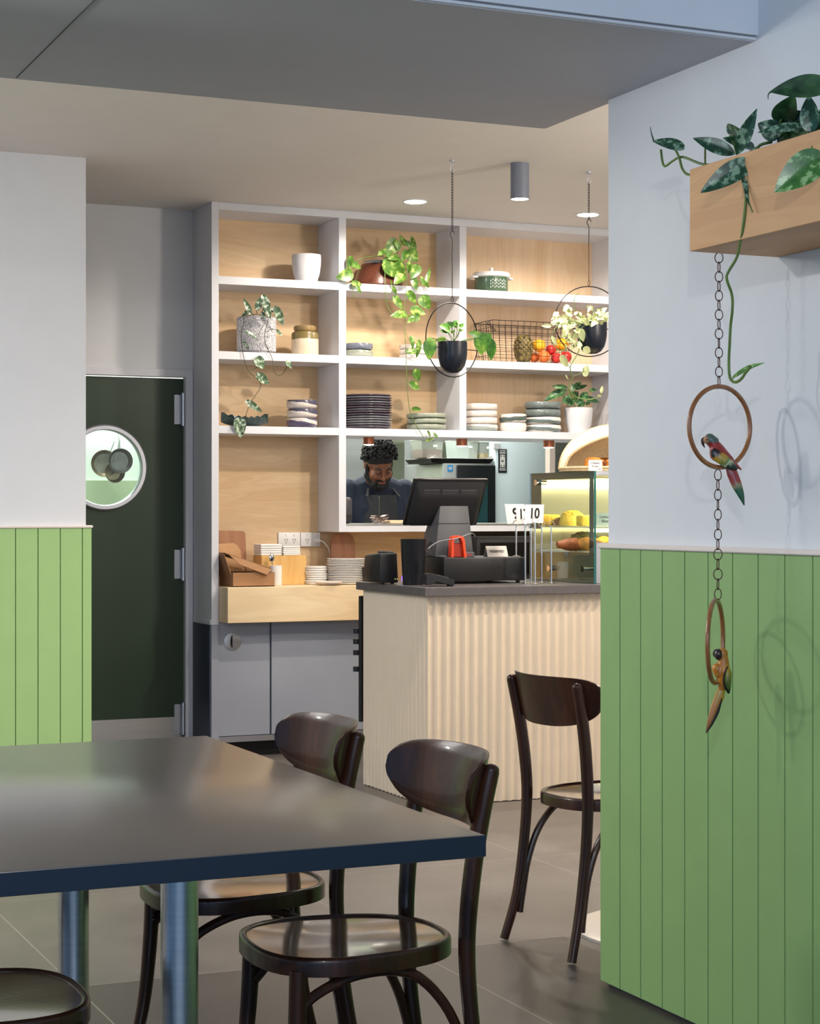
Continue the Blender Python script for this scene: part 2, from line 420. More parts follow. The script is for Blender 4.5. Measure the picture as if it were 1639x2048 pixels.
N.link(c1, N.b.inputs['Base Color']); N.b.inputs['Roughness'].default_value = 0.42
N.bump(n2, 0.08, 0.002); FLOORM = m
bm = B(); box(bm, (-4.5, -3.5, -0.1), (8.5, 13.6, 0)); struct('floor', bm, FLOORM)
bm = B(); box(bm, (-3.6, 4.9, CEILH), (8.0, 9.87, CEILH + 0.1)); struct('ceiling', bm, CEIL)
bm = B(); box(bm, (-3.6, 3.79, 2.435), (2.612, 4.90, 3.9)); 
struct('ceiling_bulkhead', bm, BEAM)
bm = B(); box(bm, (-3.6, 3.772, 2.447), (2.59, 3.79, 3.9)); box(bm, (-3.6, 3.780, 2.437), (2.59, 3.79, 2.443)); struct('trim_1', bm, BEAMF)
p = atH(33, 155, 2.4345); q = atH(150, 0, 2.4345)
bm = B(); tube(bm, [p, p + Vector((0, -1.11, 0)) * 1.0], 0.0016, 6); struct('trim_2', bm, mat('joint_shadow_gap', (60, 60, 64), 0.8))
bm = B(); box(bm, (-4.5, -3.5, 3.8), (2.8, 3.79, 3.9)); struct('ceiling_front', bm, CEIL)
# right wall with V-joint lining
bm = B(); box(bm, (2.59, -3.5, 0), (2.75, 4.488, 3.8)); struct('wall_right', bm, WALLW)
def panelling(a, b, grooves, face, back, depth=0.012, hw=0.0023):
    pts = [(a, back), (a, face)]
    for g in sorted(grooves):
        if a + .01 < g < b - .01: pts += [(g - hw, face), (g - hw*.4, face + depth * (1 if back > face else -1)), (g + hw*.4, face + depth * (1 if back > face else -1)), (g + hw, face)]
    return pts + [(b, face), (b, back)]
v0 = atU(1323.6, 1400, 2.567).y; v1 = atU(1624.5, 1400, 2.567).y; pr = (v0 - v1) / 6
gs = [v1 + pr * i for i in range(-45, 12)]
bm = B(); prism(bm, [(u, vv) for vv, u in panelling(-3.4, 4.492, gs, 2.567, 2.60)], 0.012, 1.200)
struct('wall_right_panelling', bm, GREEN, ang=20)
bm = B(); box(bm, (2.560, -3.4, 1.200), (2.60, 4.497, 1.213), 0.003); struct('trim_3', bm, CAPM)
# left wall with V-joint lining
bm = B(); box(bm, (-3.6, 8.5, 0), (2.136, 8.66, CEILH)); struct('wall_left', bm, WALLW)
u0 = UX(31.2, 8.478); u1 = UX(164.8, 8.478); pl = (u1 - u0) / 3
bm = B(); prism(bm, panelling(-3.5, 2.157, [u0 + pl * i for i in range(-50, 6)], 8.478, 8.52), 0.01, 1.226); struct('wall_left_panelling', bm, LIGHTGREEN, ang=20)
bm = B(); box(bm, (-3.5, 8.472, 1.226), (2.163, 8.53, 1.239), 0.003); struct('trim_4', bm, CAPM)
bm = B(); box(bm, (-3.7, 4.0, 0), (-3.6, 9.87, CEILH)); struct('wall_side_left', bm, WALLW)
bm = B(); box(bm, (6.9, 4.6, 0), (7.0, 9.75, CEILH)); struct('wall_side_right', bm, WALLW)
bm = B(); box(bm, (2.75, 4.40, 0), (7.0, 4.5, CEILH)); struct('wall_front_right', bm, WALLW)
# back wall with doorway and hatch
HL, HR, HB, HT = 3.80, 6.4, 1.224, 1.7155
bm = B()
for lo, hi in (((-3.6, 9.75, 0), (2.135, 9.87, CEILH)), ((2.135, 9.75, 2.07), (3.035, 9.87, CEILH)), ((3.035, 9.75, 0), (HL, 9.87, CEILH)),
               ((HL, 9.75, 0), (HR, 9.87, HB)), ((HL, 9.75, HT), (HR, 9.87, CEILH)), ((HR, 9.75, 0), (8, 9.87, CEILH))): box(bm, lo, hi)
struct('wall_back', bm, WALLW)
# door
dr = thing('door_1', (2.585, 9.78, 0), None, None); dr['kind'] = 'structure'
def plate_hole(bm, cu, ch, r, hs, v0, v1, seg=64):
    A = []; Bq = []
    for k in range(seg):
        a = 2 * math.pi * (k + 0.5) / seg; c, s_ = math.cos(a), math.sin(a); sc = hs / max(abs(c), abs(s_))
        A.append((cu + r * c, ch + r * s_)); Bq.append((cu + sc * c, ch + sc * s_))
    for k in range(seg):
        j = (k + 1) % seg
        for vv in (v0, v1):
            bm.faces.new([bm.verts.new((x, vv, z)) for x, z in (A[k], A[j], Bq[j], Bq[k])])
        bm.faces.new([bm.verts.new((x, vv, z)) for (x, z), vv in ((A[k], v0), (A[j], v0), (A[j], v1), (A[k], v1))])
    # corners
    for sx in (-1, 1):
        for sz in (-1, 1): pass
PC, PR = (2.555, 1.537), 0.213
bm = B(); hs = 0.30
plate_hole(bm, PC[0], PC[1], PR, hs, 9.762, 9.80)
ks = [2 * math.pi * (k + 0.5) / 64 for k in range(64)]
for sx in (-1, 1):      # fill the four corner slivers
    for sz in (-1, 1):
        aa = [a for a in ks if sx * math.cos(a) > 0 and sz * math.sin(a) > 0]
        e1 = min(aa, key=lambda a: abs(abs(math.cos(a)) - abs(math.sin(a))) + (0 if abs(math.cos(a)) > abs(math.sin(a)) else 9))
        e2 = min(aa, key=lambda a: abs(abs(math.cos(a)) - abs(math.sin(a))) + (0 if abs(math.cos(a)) <= abs(math.sin(a)) else 9))
        pts = []
        for a in (e1, e2):
            c, s_ = math.cos(a), math.sin(a); sc = hs / max(abs(c), abs(s_)); pts.append((PC[0] + sc * c, PC[1] + sc * s_))
        pts.insert(1, (PC[0] + sx * hs, PC[1] + sz * hs))
        for vv in (9.762, 9.80): bm.faces.new([bm.verts.new((x, vv, z)) for x, z in pts])
box(bm, (2.175, 9.762, 0.012), (2.99, 9.80, PC[1] - hs)); box(bm, (2.175, 9.762, PC[1] + hs), (2.99, 9.80, 2.022))
box(bm, (2.175, 9.762, PC[1] - hs), (PC[0] - hs, 9.80, PC[1] + hs)); box(bm, (PC[0] + hs, 9.762, PC[1] - hs), (2.99, 9.80, PC[1] + hs))
struct('door_leaf', bm, DOORG, dr, rc=True)
MR = Matrix.Rotation(R(90), 4, 'X')
bm = B(); lathe(bm, [(0.200, 0.03), (0.200, -0.012), (0.204, -0.018), (0.222, -0.018), (0.230, -0.010), (0.230, 0.0), (0.212, 0.0), (0.212, 0.03), (0.200, 0.03)], (PC[0], 9.762, PC[1]), 64, Matrix.Rotation(R(-90), 4, 'X'))
struct('porthole_frame', bm, ALU, dr, rc=True)
bm = B(); lathe(bm, [(0, 0), (0.206, 0), (0.206, 0.005), (0, 0.005)], (PC[0], 9.785, PC[1]), 48, MR); struct('porthole_glass', bm, GLASS, dr)
bm = B(); box(bm, (2.18, 9.758, 0.014), (2.98, 9.762, 0.192)); struct('kick_plate', bm, STEEL, dr)
for y0, y1 in ((786, 852), (1096, 1161), (1405, 1469)):
    h1 = atV(365, y0, 9.745).z; h0 = atV(365, y1, 9.745).z; uu = UX(366, 9.742)
    bm = B(); cyl(bm, (uu, 9.742, h0), (uu, 9.742, h1), 0.013, seg=16)
    for hh in (h0 + .012, h1 - .012): cyl(bm, (uu, 9.742, hh - .004), (uu, 9.742, hh + .004), 0.0155, seg=16)
    box(bm, (uu - .045, 9.755, h0 + .01), (uu, 9.7615, h1 - .01)); box(bm, (uu, 9.74, h0 + .01), (uu + .02, 9.75, h1 - .01))
    struct('hinge', bm, ALU, dr)
bm = B(); box(bm, (2.995, 9.735, 0), (3.036, 9.79, 2.07), .002); box(bm, (2.10, 9.735, 2.028), (2.9945, 9.79, 2.07), .002); box(bm, (2.12, 9.735, 0), (2.17, 9.79, 2.07))
struct('door_frame', bm, WHITE, dr)

# ------------------------------------------------------------------ kitchen shell
bm = B(); box(bm, (3.55, 12.6, 0), (8.4, 12.7, CEILH)); struct('wall_kitchen_back', bm, KTILE)
bm = B(); box(bm, (0.5, 11.4, 0), (3.55, 11.5, CEILH)); struct('wall_kitchen_left', bm, mat('kitchen_white_lining', (228, 236, 228), 0.35))
hsp = atV(220, 961, 11.39).z
bm = B(); box(bm, (0.5, 11.38, 0.9), (3.55, 11.4, hsp)); struct('trim_5', bm, KSPLASH)
bm = B(); box(bm, (UX(282, 11.38), 11.37, hsp), (UX(282, 11.38) + .015, 11.4, CEILH)); struct('trim_6', bm, WHITE)
bm = B(); box(bm, (0.4, 9.87, 0), (0.5, 11.5, CEILH)); box(bm, (8.3, 9.87, 0), (8.4, 12.7, CEILH)); box(bm, (3.55, 11.4, 0), (3.65, 12.7, CEILH)); struct('wall_kitchen_side', bm, KTILE)
bm = B(); box(bm, (0.4, 9.87, CEILH), (8.4, 12.7, CEILH + 0.1)); struct('ceiling_kitchen', bm, KTILE)

# ------------------------------------------------------------------ shelving wall
FV, BV = 9.42, 9.738
US = [3.039, 3.079, 3.760, 3.802, 4.484, 4.526, 5.50, 5.54]
RH = [2.895, 2.545, 2.503, 2.149, 2.107, 1.756, 1.7155]
su = thing('shelving_unit', (4.3, 9.58, 0.705), 'white built-in shelving wall with plywood backs and serving hatch below', 'shelving')
bm = B(); box(bm, (US[0], FV, .705), (US[1], BV + .012, CEILH), .0015); obj('side_panel', bm, WHITE, su)
bm = B(); box(bm, (3.03, FV - .004, .705), (US[0] + .001, 9.745, .733), .003); obj('side_moulding', bm, WHITE, su)
bm = B(); box(bm, (US[1], FV, RH[0]), (US[6], BV, CEILH), .0015); obj('top_rail', bm, WHITE, su)
bm = B(); box(bm, (US[2], FV, 1.191), (US[3], BV, RH[0]), .0015); obj('divider', bm, WHITE, su)
bm = B(); box(bm, (US[4], FV, RH[6]), (US[5], BV, RH[0]), .0015); obj('divider', bm, WHITE, su)
bm = B(); box(bm, (US[6], FV, .909), (US[7], BV, CEILH), .0015); obj('side_panel', bm, WHITE, su)
for a, b in ((1, 2), (3, 4), (5, 6)):
    for r in (1, 3, 5):
        bm = B(); box(bm, (US[a] - .0005, FV + .0006, RH[r + 1]), (US[b] + .0005, BV, RH[r]), .001); obj('shelf', bm, WHITE, su)
for ci, (a, b) in enumerate(((1, 2), (3, 4), (5, 6))):
    for k, (lo, hi) in enumerate(((RH[1], RH[0]), (RH[3], RH[2]), (RH[5], RH[4]))):
        bm = B(); box(bm, (US[a], BV - .008, lo), (US[b], BV, hi)); obj('back_panel', bm, PLYT if ci == 2 else PLY, su)
bm = B(); box(bm, (US[1], BV - .008, .909), (US[2], BV, RH[6])); obj('back_panel', bm, PLY, su)
bm = B(); box(bm, (US[2], BV - .008, .909), (US[6], BV, 1.191)); obj('back_panel', bm, PLY, su)
bm = B(); box(bm, (US[3], FV, 1.191), (US[6], 9.87, 1.222), .001); obj('hatch_sill', bm, WHITE, su)
bm = B(); box(bm, (US[3] + .002, FV + .012, 1.222), (US[6], 9.90, 1.236), .001); obj('hatch_ledge', bm, STEEL, su, label='stainless ledge')
bm = B(); box(bm, (3.790, BV, 1.20), (US[3], 9.874, HT)); box(bm, (US[3], BV, HT), (6.4, 9.874, HT + .01)); obj('hatch_lining', bm, WHITE, su)
# base cabinets
bc = thing('base_cabinet', (4.3, 9.6, 0), 'grey laminate base cabinet with round recessed pull under the plywood bench', 'cabinet')
bm = B(); box(bm, (US[0], FV, .0), (US[1], 9.745, .704)); obj('side_panel', bm, [GREYDOOR], bc)
bm = B(); box(bm, (3.0345, FV + .03, .0), (US[0], 9.745, .704)); obj('skirting', bm, NAVY, bc)
bm = B(); box(bm, (US[1], FV + .02, .11), (US[7], 9.745, .719)); obj('carcass', bm, NAVY, bc)
dsx = UX(541, FV)
bm = B(); box(bm, (US[1], FV + .012, .115), (dsx, FV + .03, .719), .001); d1 = obj('door', bm, GREYDOOR, bc)
bm = B(); box(bm, (dsx + .006, FV, .115), (US[7], FV + .018, .719), .001); obj('door', bm, GREYDOOR, bc)
c0 = atV(465, 1283, FV + .011)
bm = B(); lathe(bm, [(0.047, 0), (0.047, 0.003), (0.044, 0.004), (0, 0.004)], c0, 32, MR); pull = obj('pull', bm, ALU, d1, label='round aluminium pull')
bm = B(); t = [(math.cos(a) * .034, math.sin(a) * .034) for a in [R(90) + R(180) * i / 12 for i in range(13)]]
prism(bm, [(x * .32 - .003, y) for x, y in t], 0, .0015, Matrix.Translation(c0 + Vector((0, -.0055, 0))) @ MR); obj('recess', bm, BLACK, bc)
bm = B(); box(bm, (US[1], FV + .004, .082), (US[7], FV + .02, .112)); obj('bottom_rail', bm, ALU, bc)
bm = B(); box(bm, (US[1], FV + .06, 0), (US[7], 9.745, .10)); obj('plinth', bm, BLACK, bc)
bm = B(); box(bm, (US[1] + .001, 9.275, .7205), (5.54, 9.742, .907), .002)
obj('plywood_bench', bm, PLYB, None, 'thick pale plywood bench box fixed below the shelving', 'bench')

# ------------------------------------------------------------------ service counter
ct = thing('service_counter', (4.6, 7.9, 0), 'cream fluted service counter with a charcoal top', 'counter')
fp = 0.0455; pts = []
def flutes(a, b, n, nrm):
    out = []
    for k in range(n):
        for i in range(8):
            t = i / 8; s_ = (k + t) / n; dp = 0.017 * math.sin(math.pi * t)
            out.append((a[0] + (b[0] - a[0]) * s_ + nrm[0] * dp, a[1] + (b[1] - a[1]) * s_ + nrm[1] * dp))
    return out
pts = flutes((3.41, 8.23), (3.41, 7.49), 17, (1, 0)) + flutes((3.41, 7.49), (6.4, 7.49), 66, (0, 1)) + [(6.4, 7.49), (6.4, 8.23)]
bm = B(); prism(bm, pts, 0.004, .93); obj('fluted_panel', bm, FLUTE, ct, ang=30)
bm = B(); box(bm, (3.385, 7.462, .93), (6.42, 8.262, .9675), .0015); obj('countertop', bm, COUNTERTOP, ct)
# appliance behind the counter end
ap = thing('under_counter_appliance', (3.6, 8.26, 0), 'black appliance front with knobs peeping out behind the left end of the counter', 'appliance')
bm = B(); box(bm, (3.395, 8.236, .30), (4.1, 8.256, .90), .003); obj('panel', bm, BLACK, ap)
for yy, xx in ((1262, 718), (1283, 717), (1305, 719), (1338, 716)):
    c = atV(xx, yy, 8.27)
    bm = B(); cyl(bm, (3.425, 8.256, c.z), (3.425, 8.30, c.z), .014, seg=14); cyl(bm, (3.395, 8.275, c.z - .012), (3.395, 8.275, c.z + .012), .018, seg=12); obj('knob', bm, BLACK, ap)

# ------------------------------------------------------------------ dining tables and chairs
tb = thing('dining_table', (0.98, 3.635, 0), 'large dark rectangular dining table with two steel tube pedestals', 'table')
bm = B(); box(bm, (.55, 2.862, .7115), (1.41, 4.408, .75), .0025, seg=2); obj('tabletop', bm, TABLE, tb)
bm = B()
box(bm, (.5487, 2.8607, .713), (1.4113, 2.8635, .7485)); box(bm, (.5487, 4.4065, .713), (1.4113, 4.4093, .7485)); box(bm, (.5487, 2.862, .713), (.5515, 4.408, .7485)); box(bm, (1.4085, 2.862, .713), (1.4113, 4.408, .7485))
obj('edge_band', bm, TEDGE, tb)
for vv in (3.24, 4.03):
    bm = B(); cyl(bm, (.985, vv, .02), (.985, vv, .70), .034, seg=32); obj('pedestal', bm, STEEL, tb)
    bm = B(); box(bm, (.80, vv - .18, .70), (1.17, vv + .18, .712)); obj('mounting_plate', bm, BLACK, tb)
    bm = B(); lathe(bm, [(0, 0), (.24, 0), (.24, .008), (.22, .014), (.04, .02), (0, .02)], (.985, vv, 0), 40); obj('base', bm, STEEL, tb)

def make_chair(label, group):
    t = thing('bentwood_chair', (0, 0, 0), label, 'chair', group)
    def ring(sc=1.0, n=44):
        out = []
        for i in range(n):
            a = 2 * math.pi * i / n; c, s_ = math.cos(a), math.sin(a); e = 2 / 2.6
            x = math.copysign(abs(c) ** e, c) * .205; y = math.copysign(abs(s_) ** e, s_) * (.188 + .022 * (x / .205))
            out.append((x * sc, y * sc))
        return out
    bm = B(); O = ring(); I = ring(.93); n = len(O); pr_ = []
    secs = [(O, .425), (O, .452), ([(x * .994, y * .994) for x, y in O], .458), ([(x * .965, y * .965) for x, y in O], .461), (I, .457), (I, .43), (ring(.9), .425)]
    rows = [[bm.verts.new((x, y, z)) for x, y in o] for o, z in secs]
    for r_, a, b in [(0, rows[i], rows[(i + 1) % len(rows)]) for i in range(len(rows))]:
        for k in range(n): bm.faces.new((a[k], a[(k + 1) % n], b[(k + 1) % n], b[k]))
    obj('seat_frame', bm, DARKWOOD, t, ang=60, rc=True)
    bm = B(); rows = []
    for q in (1, .8, .55, .3, .08):
        o = ring(.94 * q); z0 = .4555 - .006 * (1 - q * q)
        rows.append([bm.verts.new((x, y, z0)) for x, y in o])
    for a, b in zip(rows, rows[1:]):
        for k in range(n): bm.faces.new((a[k], a[(k + 1) % n], b[(k + 1) % n], b[k]))
    bm.faces.new(rows[-1]); bot = [bm.verts.new((v.co.x, v.co.y, .437)) for v in rows[0]]
    for k in range(n): bm.faces.new((rows[0][k], bot[k], bot[(k + 1) % n], rows[0][(k + 1) % n]))
    bm.faces.new(bot[::-1]); obj('seat', bm, SEATWOOD, t, ang=60, rc=True)
    for sy in (1, -1):
        bm = B(); P = spline([(-.262, sy * .178, .006), (-.226, sy * .165, .14), (-.202, sy * .161, .30), (-.192, sy * .159, .44), (-.198, sy * .162, .56), (-.214, sy * .167, .68), (-.238, sy * .171, .795)], 6)
        k = len(P); tube(bm, P, [.0135 + .0045 * min(1, 1.6 * i / k) - (.001 * max(0, (i / k - .8) * 5)) for i in range(k)], 12)
        ball(bm, P[-1], .0168, (1, 1, .8)); obj('rear_leg', bm, DARKWOOD, t)
        bm = B(); P = spline([(.150, sy * .150, .435), (.156, sy * .153, .30), (.170, sy * .162, .15), (.200, sy * .178, .006)], 5)
        tube(bm, P, [.0185, .0175, .0155, .0125], 12); obj('front_leg', bm, DARKWOOD, t)
        bm = B(); P = spline([(.150, sy * .136, .350), (.110, sy * .142, .385), (.04, sy * .150, .414), (-.04, sy * .152, .418), (-.10, sy * .153, .395), (-.155, sy * .156, .33), (-.190, sy * .158, .24), (-.208, sy * .160, .14), (-.216, sy * .162, .085)], 5)
        tube(bm, P, .0105, 10); obj('brace', bm, DARKWOOD, t)
    bm = B(); tube(bm, spline([(.150, -.138, .385), (.128, -.07, .400), (.120, 0, .404), (.128, .07, .400), (.150, .138, .385)], 6), .0105, 10); obj('brace', bm, DARKWOOD, t)
    # curved backrest
    bm = B(); nu, nv = 32, 12; sheets = []
    for off in (0.0, 0.013):
        g = []
        for i in range(nu + 1):
            a = math.pi * i / nu; s_ = -math.cos(a); ss = s_ * .238; e = max(0, 1 - abs(s_) ** 2.6) ** (1 / 2.6)
            top = .772 + .049 * max(0, 1 - abs(s_) ** 7) ** .4; bot_ = .772 - .100 * max(0, 1 - abs(s_) ** 2.9) ** .46
            row = []
            for j in range(nv + 1):
                z = bot_ + (top - bot_) * j / nv
                lean = -.216 - (z - .68) * .23
                edge = min(j, nv - j) / nv
                th = off * (1 if 0 < j < nv and 0 < i < nu else .55)
                x = lean + .009 + 1.6 * (ss * ss - .0270) + th
                yy = ss * (1 - .10 * (ss / .238) ** 2)
                row.append(bm.verts.new((x, yy, z)))
            g.append(row)
        sheets.append(g)
    for g in sheets:
        for i in range(nu):
            for j in range(nv): bm.faces.new((g[i][j], g[i + 1][j], g[i + 1][j + 1], g[i][j + 1]))
    a, b = sheets
    for i in range(nu):
        for j in (0, nv): bm.faces.new((a[i][j], b[i][j], b[i + 1][j], a[i + 1][j]))
    for j in range(nv):
        for i in (0, nu): bm.faces.new((a[i][j], a[i][j + 1], b[i][j + 1], b[i][j]))
    obj('backrest', bm, DARKWOOD, t, ang=50, rc=True)
    return t
g = 'bentwood chairs around the tables'
ch = make_chair('dark bentwood chair on the right side of the large table, nearest the camera', g)
for loc, rz, lb in (((1.362, 4.06, 0), 178, 'dark bentwood chair on the right side of the large table, farther one towards the door'),
                    ((.612, 3.27, 0), 0, 'dark bentwood chair at the left side of the table, front one showing its seat'),
                    ((.585, 3.93, 0), 0, 'dark bentwood chair behind the front left one, almost out of frame'),
                    ((2.842, 4.92, 0), 6, 'dark bentwood chair seen from behind next to the green wall end')):
    dup(ch, loc, R(rz), lb)
ch.location = (1.395, 3.455, 0); ch.rotation_euler = (0, 0, R(178))
t2 = thing('cafe_table', (3.13, 4.98, 0), 'small round dark table with pale metal base half hidden by the green wall', 'table')
bm = B(); lathe(bm, [(0, .700), (.355, .700), (.36, .704), (.36, .728), (.355, .732), (0, .732)], (3.14, 4.98, 0), 48); obj('tabletop', bm, TEDGE, t2)
bm = B(); cyl(bm, (3.13, 4.98, .02), (3.13, 4.98, .70), .034, seg=24); obj('pedestal', bm, STEEL, t2)
bm = B(); lathe(bm, [(0, 0), (.33, 0), (.33, .008), (.32, .012), (.05, .02), (0, .02)], (3.13, 4.98, 0), 48); obj('base', bm, mat('pale_metal_base', (206, 200, 192), .35, .3), t2)

# ------------------------------------------------------------------ ceiling lamps
def lamp(x, y, V, kind):
    if kind == 'recessed':
        p = atV(x, y, V); p.z = CEILH
        t = thing('recessed_downlight', p, 'round recessed ceiling downlight ' + ('left of the grey cylinder lamp' if x < 1000 else 'at the right behind a hanging chain'), 'ceiling light', 'recessed downlights')
        bm = B(); lathe(bm, [(.058, 0), (.066, 0), (.066, -.004), (.058, -.006), (.058, 0)], p, 40); obj('trim_ring', bm, WHITE, t, rc=True)
        bm = B(); lathe(bm, [(0, -.001), (.058, -.001), (.054, -.008), (0, -.010)], p, 40); obj('diffuser', bm, LAMP, t)
lamp(830, 404, 8.97, 'recessed'); lamp(1175, 430, 8.98, 'recessed')
t = thing('ceiling_spotlight', (4.03, 7.81, CEILH), 'grey surface mounted cylinder downlight on the ceiling', 'ceiling light')
bm = B(); lathe(bm, [(0, 0), (.044, 0), (.044, -.168), (.041, -.168), (.041, -.150), (0, -.150)], (4.03, 7.81, CEILH), 36); obj('body', bm, mat('grey_lamp_paint', (120, 126, 140), .45), t, rc=True)
bm = B(); lathe(bm, [(0, -.152), (.0405, -.152), (.0405, -.166), (0, -.170)], (4.03, 7.81, CEILH), 36); obj('diffuser', bm, LAMP, t)

# ------------------------------------------------------------------ foliage helpers
def towards_cam(p): return (Vector((0, 0, CH)) - p).normalized()
def pl(bm, x0, y0, x1, y1, wr, V=None, U=None, cur=.2, fold=.25, heart=True, jit=.5, dv=0.0):
    f = (lambda a, b, e=0: atV(a, b, V + e)) if V is not None else (lambda a, b, e=0: atU(a, b, U + e))
    a = f(x0, y0); b = f(x1, y1, dv + rnd.uniform(-.02, .02)); L = (b - a).length
    nr = towards_cam(a) + Vector((rnd.uniform(-jit, jit), 0, rnd.uniform(-.1, jit * 1.3)))
    leaf(bm, a, b - a, nr, L, L * wr, cur, fold, heart)
def stem(bm, pts, r, V=None, U=None, n=5, wob=.012):
    P = []
    for p in pts:
        e = (p[2] if len(p) > 2 else 0) + rnd.uniform(-wob, wob) * .5
        P.append(atV(p[0], p[1], V + e) if V is not None else atU(p[0], p[1], U + e))
    tube(bm, spline(P, n), r, 6); return P
def cr(ox, oy, s): return lambda x, y: (x / s + ox, y / s + oy)

G_POTHOS = leafmat('golden_pothos_leaf', (84, 122, 42), (152, 174, 92), (46, 86, 28), .75, 30)
G_SILVER = leafmat('satin_vine_leaf', (88, 112, 84), (186, 202, 180), (42, 66, 48), .9, 55)
G_VAR = leafmat('white_variegated_leaf', (84, 120, 46), (164, 184, 112), (56, 92, 34), .7, 70, edge=(196, 204, 150))
G_MID = leafmat('round_green_leaf', (84, 140, 44), (150, 190, 80), (46, 100, 30), .4, 20)
G_DARK = leafmat('dark_striped_leaf', (40, 88, 44), (120, 160, 104), (20, 54, 30), .4, 36)
G_PHIL = leafmat('silver_splashed_leaf', (44, 82, 56), (136, 166, 136), (24, 52, 36), .75, 60, rough=.3)
G_PLAIN = leafmat('deep_green_leaf', (44, 78, 44), (72, 110, 64), (26, 52, 30), .3, 18, rough=.28)
G_BRIGHT = leafmat('bright_splashed_leaf', (74, 126, 56), (156, 192, 128), (40, 90, 40), .8, 46, rough=.3)
STEMG = mat('green_stem', (96, 122, 58), .5, var=.15, vscale=30)
STEMD = mat('dark_stem', (62, 66, 44), .5, var=.15, vscale=30)

# ------------------------------------------------------------------ top row of the shelves
def pot_lathe(bm, c, prof, seg=40): lathe(bm, prof, c, seg)
V1 = 9.53
c = Vector((UX(612.5, V1), V1, RH[1] + .0008)); r_ = 29.5 * PXM(612, V1)
bm = B(); pot_lathe(bm, c, [(0, 0), (r_ * .66, 0), (r_ * .72, .004), (r_ * .90, .05), (r_ * .99, .10), (r_, .135), (r_ * .985, .152), (r_ * .95, .152), (r_ * .93, .10), (0, .02)])
obj('white_planter', bm, CERM, None, 'plain white empty ceramic planter alone in the top left compartment', 'planter')
# brown pot with pothos
c = Vector((UX(757, 9.56), 9.565, RH[1] + .0008)); k = PXM(757, 9.56)
pt = thing('potted_pothos', c, 'trailing golden pothos in a reddish brown pot on the top middle shelf', 'potted plant')
bm = B(); pot_lathe(bm, c, [(0, 0), (.128, 0), (.138, .008), (.136, .03), (.118, .085), (.094, .125), (.088, .132), (.082, .125), (.10, .085), (0, .02)], 44); obj('pot', bm, wood('reddish_wood', (112, 60, 38), (78, 38, 24), .35, 'x', 1.4, coat=.5), pt)
bm = B(); lathe(bm, [(.080, .122), (.092, .128), (.094, .136), (.088, .142), (.080, .136), (.080, .122)], c, 44); obj('rim', bm, STEEL, pt, label='silver rim')
bm = B(); lathe(bm, [(0, .118), (.081, .118), (.081, .112), (0, .112)], c, 24); obj('soil', bm, SOIL, pt)
q = cr(660, 440, 4.454)
bm = B(); VV = 9.40
for S in ([(600, 350, .12), (680, 430, .0), (680, 560), (665, 720), (668, 900), (665, 1000), (675, 1200), (680, 1400), (690, 1550), (710, 1700), (760, 1820), (830, 1935)],
          [(480, 330, .12), (470, 400, .0), (485, 450), (490, 600), (500, 740), (545, 825), (600, 835)], [(480, 330, .12), (400, 320, .02), (250, 355), (200, 450), (195, 560), (205, 650), (225, 700)],
          [(600, 360, .12), (640, 370), (720, 480), (790, 600), (800, 680), (830, 750)], [(560, 350, .12), (600, 290, .05), (620, 240, .04), (650, 200, .05)], [(600, 350, .12), (680, 290, .05), (740, 230, .05)],
          [(560, 350, .1), (520, 300, .02), (560, 230, .02)], [(668, 1000), (700, 1060), (715, 1080)], [(675, 1340), (720, 1380), (755, 1360)], [(705, 1690), (740, 1695)], [(668, 900), (690, 880), (760, 820)],
          [(720, 480), (780, 540), (840, 570), (870, 520)], [(490, 620), (530, 650), (570, 640)], [(495, 700), (530, 725), (575, 700)], [(665, 1180), (735, 1210), (755, 1180)], [(830, 1935), (870, 1960), (930, 1945)]):
    stem(bm, [(*q(p[0], p[1]), *(p[2:])) for p in S], .0018 if len(S) > 4 else .0012, V=VV)
obj('stems', bm, STEMG, pt)
bm = B()
for a in ((595, 200, 490, 290, .85), (590, 190, 600, 260, .6), (500, 275, 425, 305, .6), (495, 285, 560, 345, .6), (505, 365, 685, 515, .7), (650, 500, 570, 560, .8), (670, 215, 612, 135, .5), (680, 195, 725, 255, .6), (750, 262, 722, 125, .33),
          (690, 280, 640, 358, .75), (700, 280, 780, 372, .9), (780, 415, 725, 520, .7), (862, 545, 886, 418, .32), (840, 575, 808, 500, .5), (850, 560, 880, 608, .5), (745, 525, 765, 622, .6), (700, 645, 770, 752, .55),
          (820, 690, 885, 792, .9), (575, 690, 648, 796, .5), (668, 842, 545, 842, .62), (785, 862, 690, 872, .8), (730, 800, 855, 828, .72), (745, 870, 690, 910, .5), (720, 1045, 745, 1142, .5), (755, 1168, 665, 1165, .62), (790, 1085, 778, 1232, .36),
          (752, 1345, 805, 1440, .72), (715, 1462, 812, 1498, .62), (738, 1682, 822, 1690, .45), (868, 1885, 905, 1940, .35), (948, 1935, 918, 1888, .45), (858, 1965, 935, 1945, .3), (185, 335, 160, 445, .5), (190, 385, 285, 432, .5),
          (185, 480, 62, 515, .75), (200, 565, 298, 572, .45), (240, 590, 272, 655, .5), (700, 380, 705, 478, .6), (560, 600, 590, 665, .5), (540, 545, 560, 600, .3), (600, 330, 520, 340, .6), (440, 280, 470, 320, .7)):
    x0, y0 = q(a[0], a[1]); x1, y1 = q(a[2], a[3]); pl(bm, x0, y0, x1, y1, a[4] * 1.05, V=VV - rnd.uniform(0, .03))
obj('leaves', bm, G_POTHOS, pt)
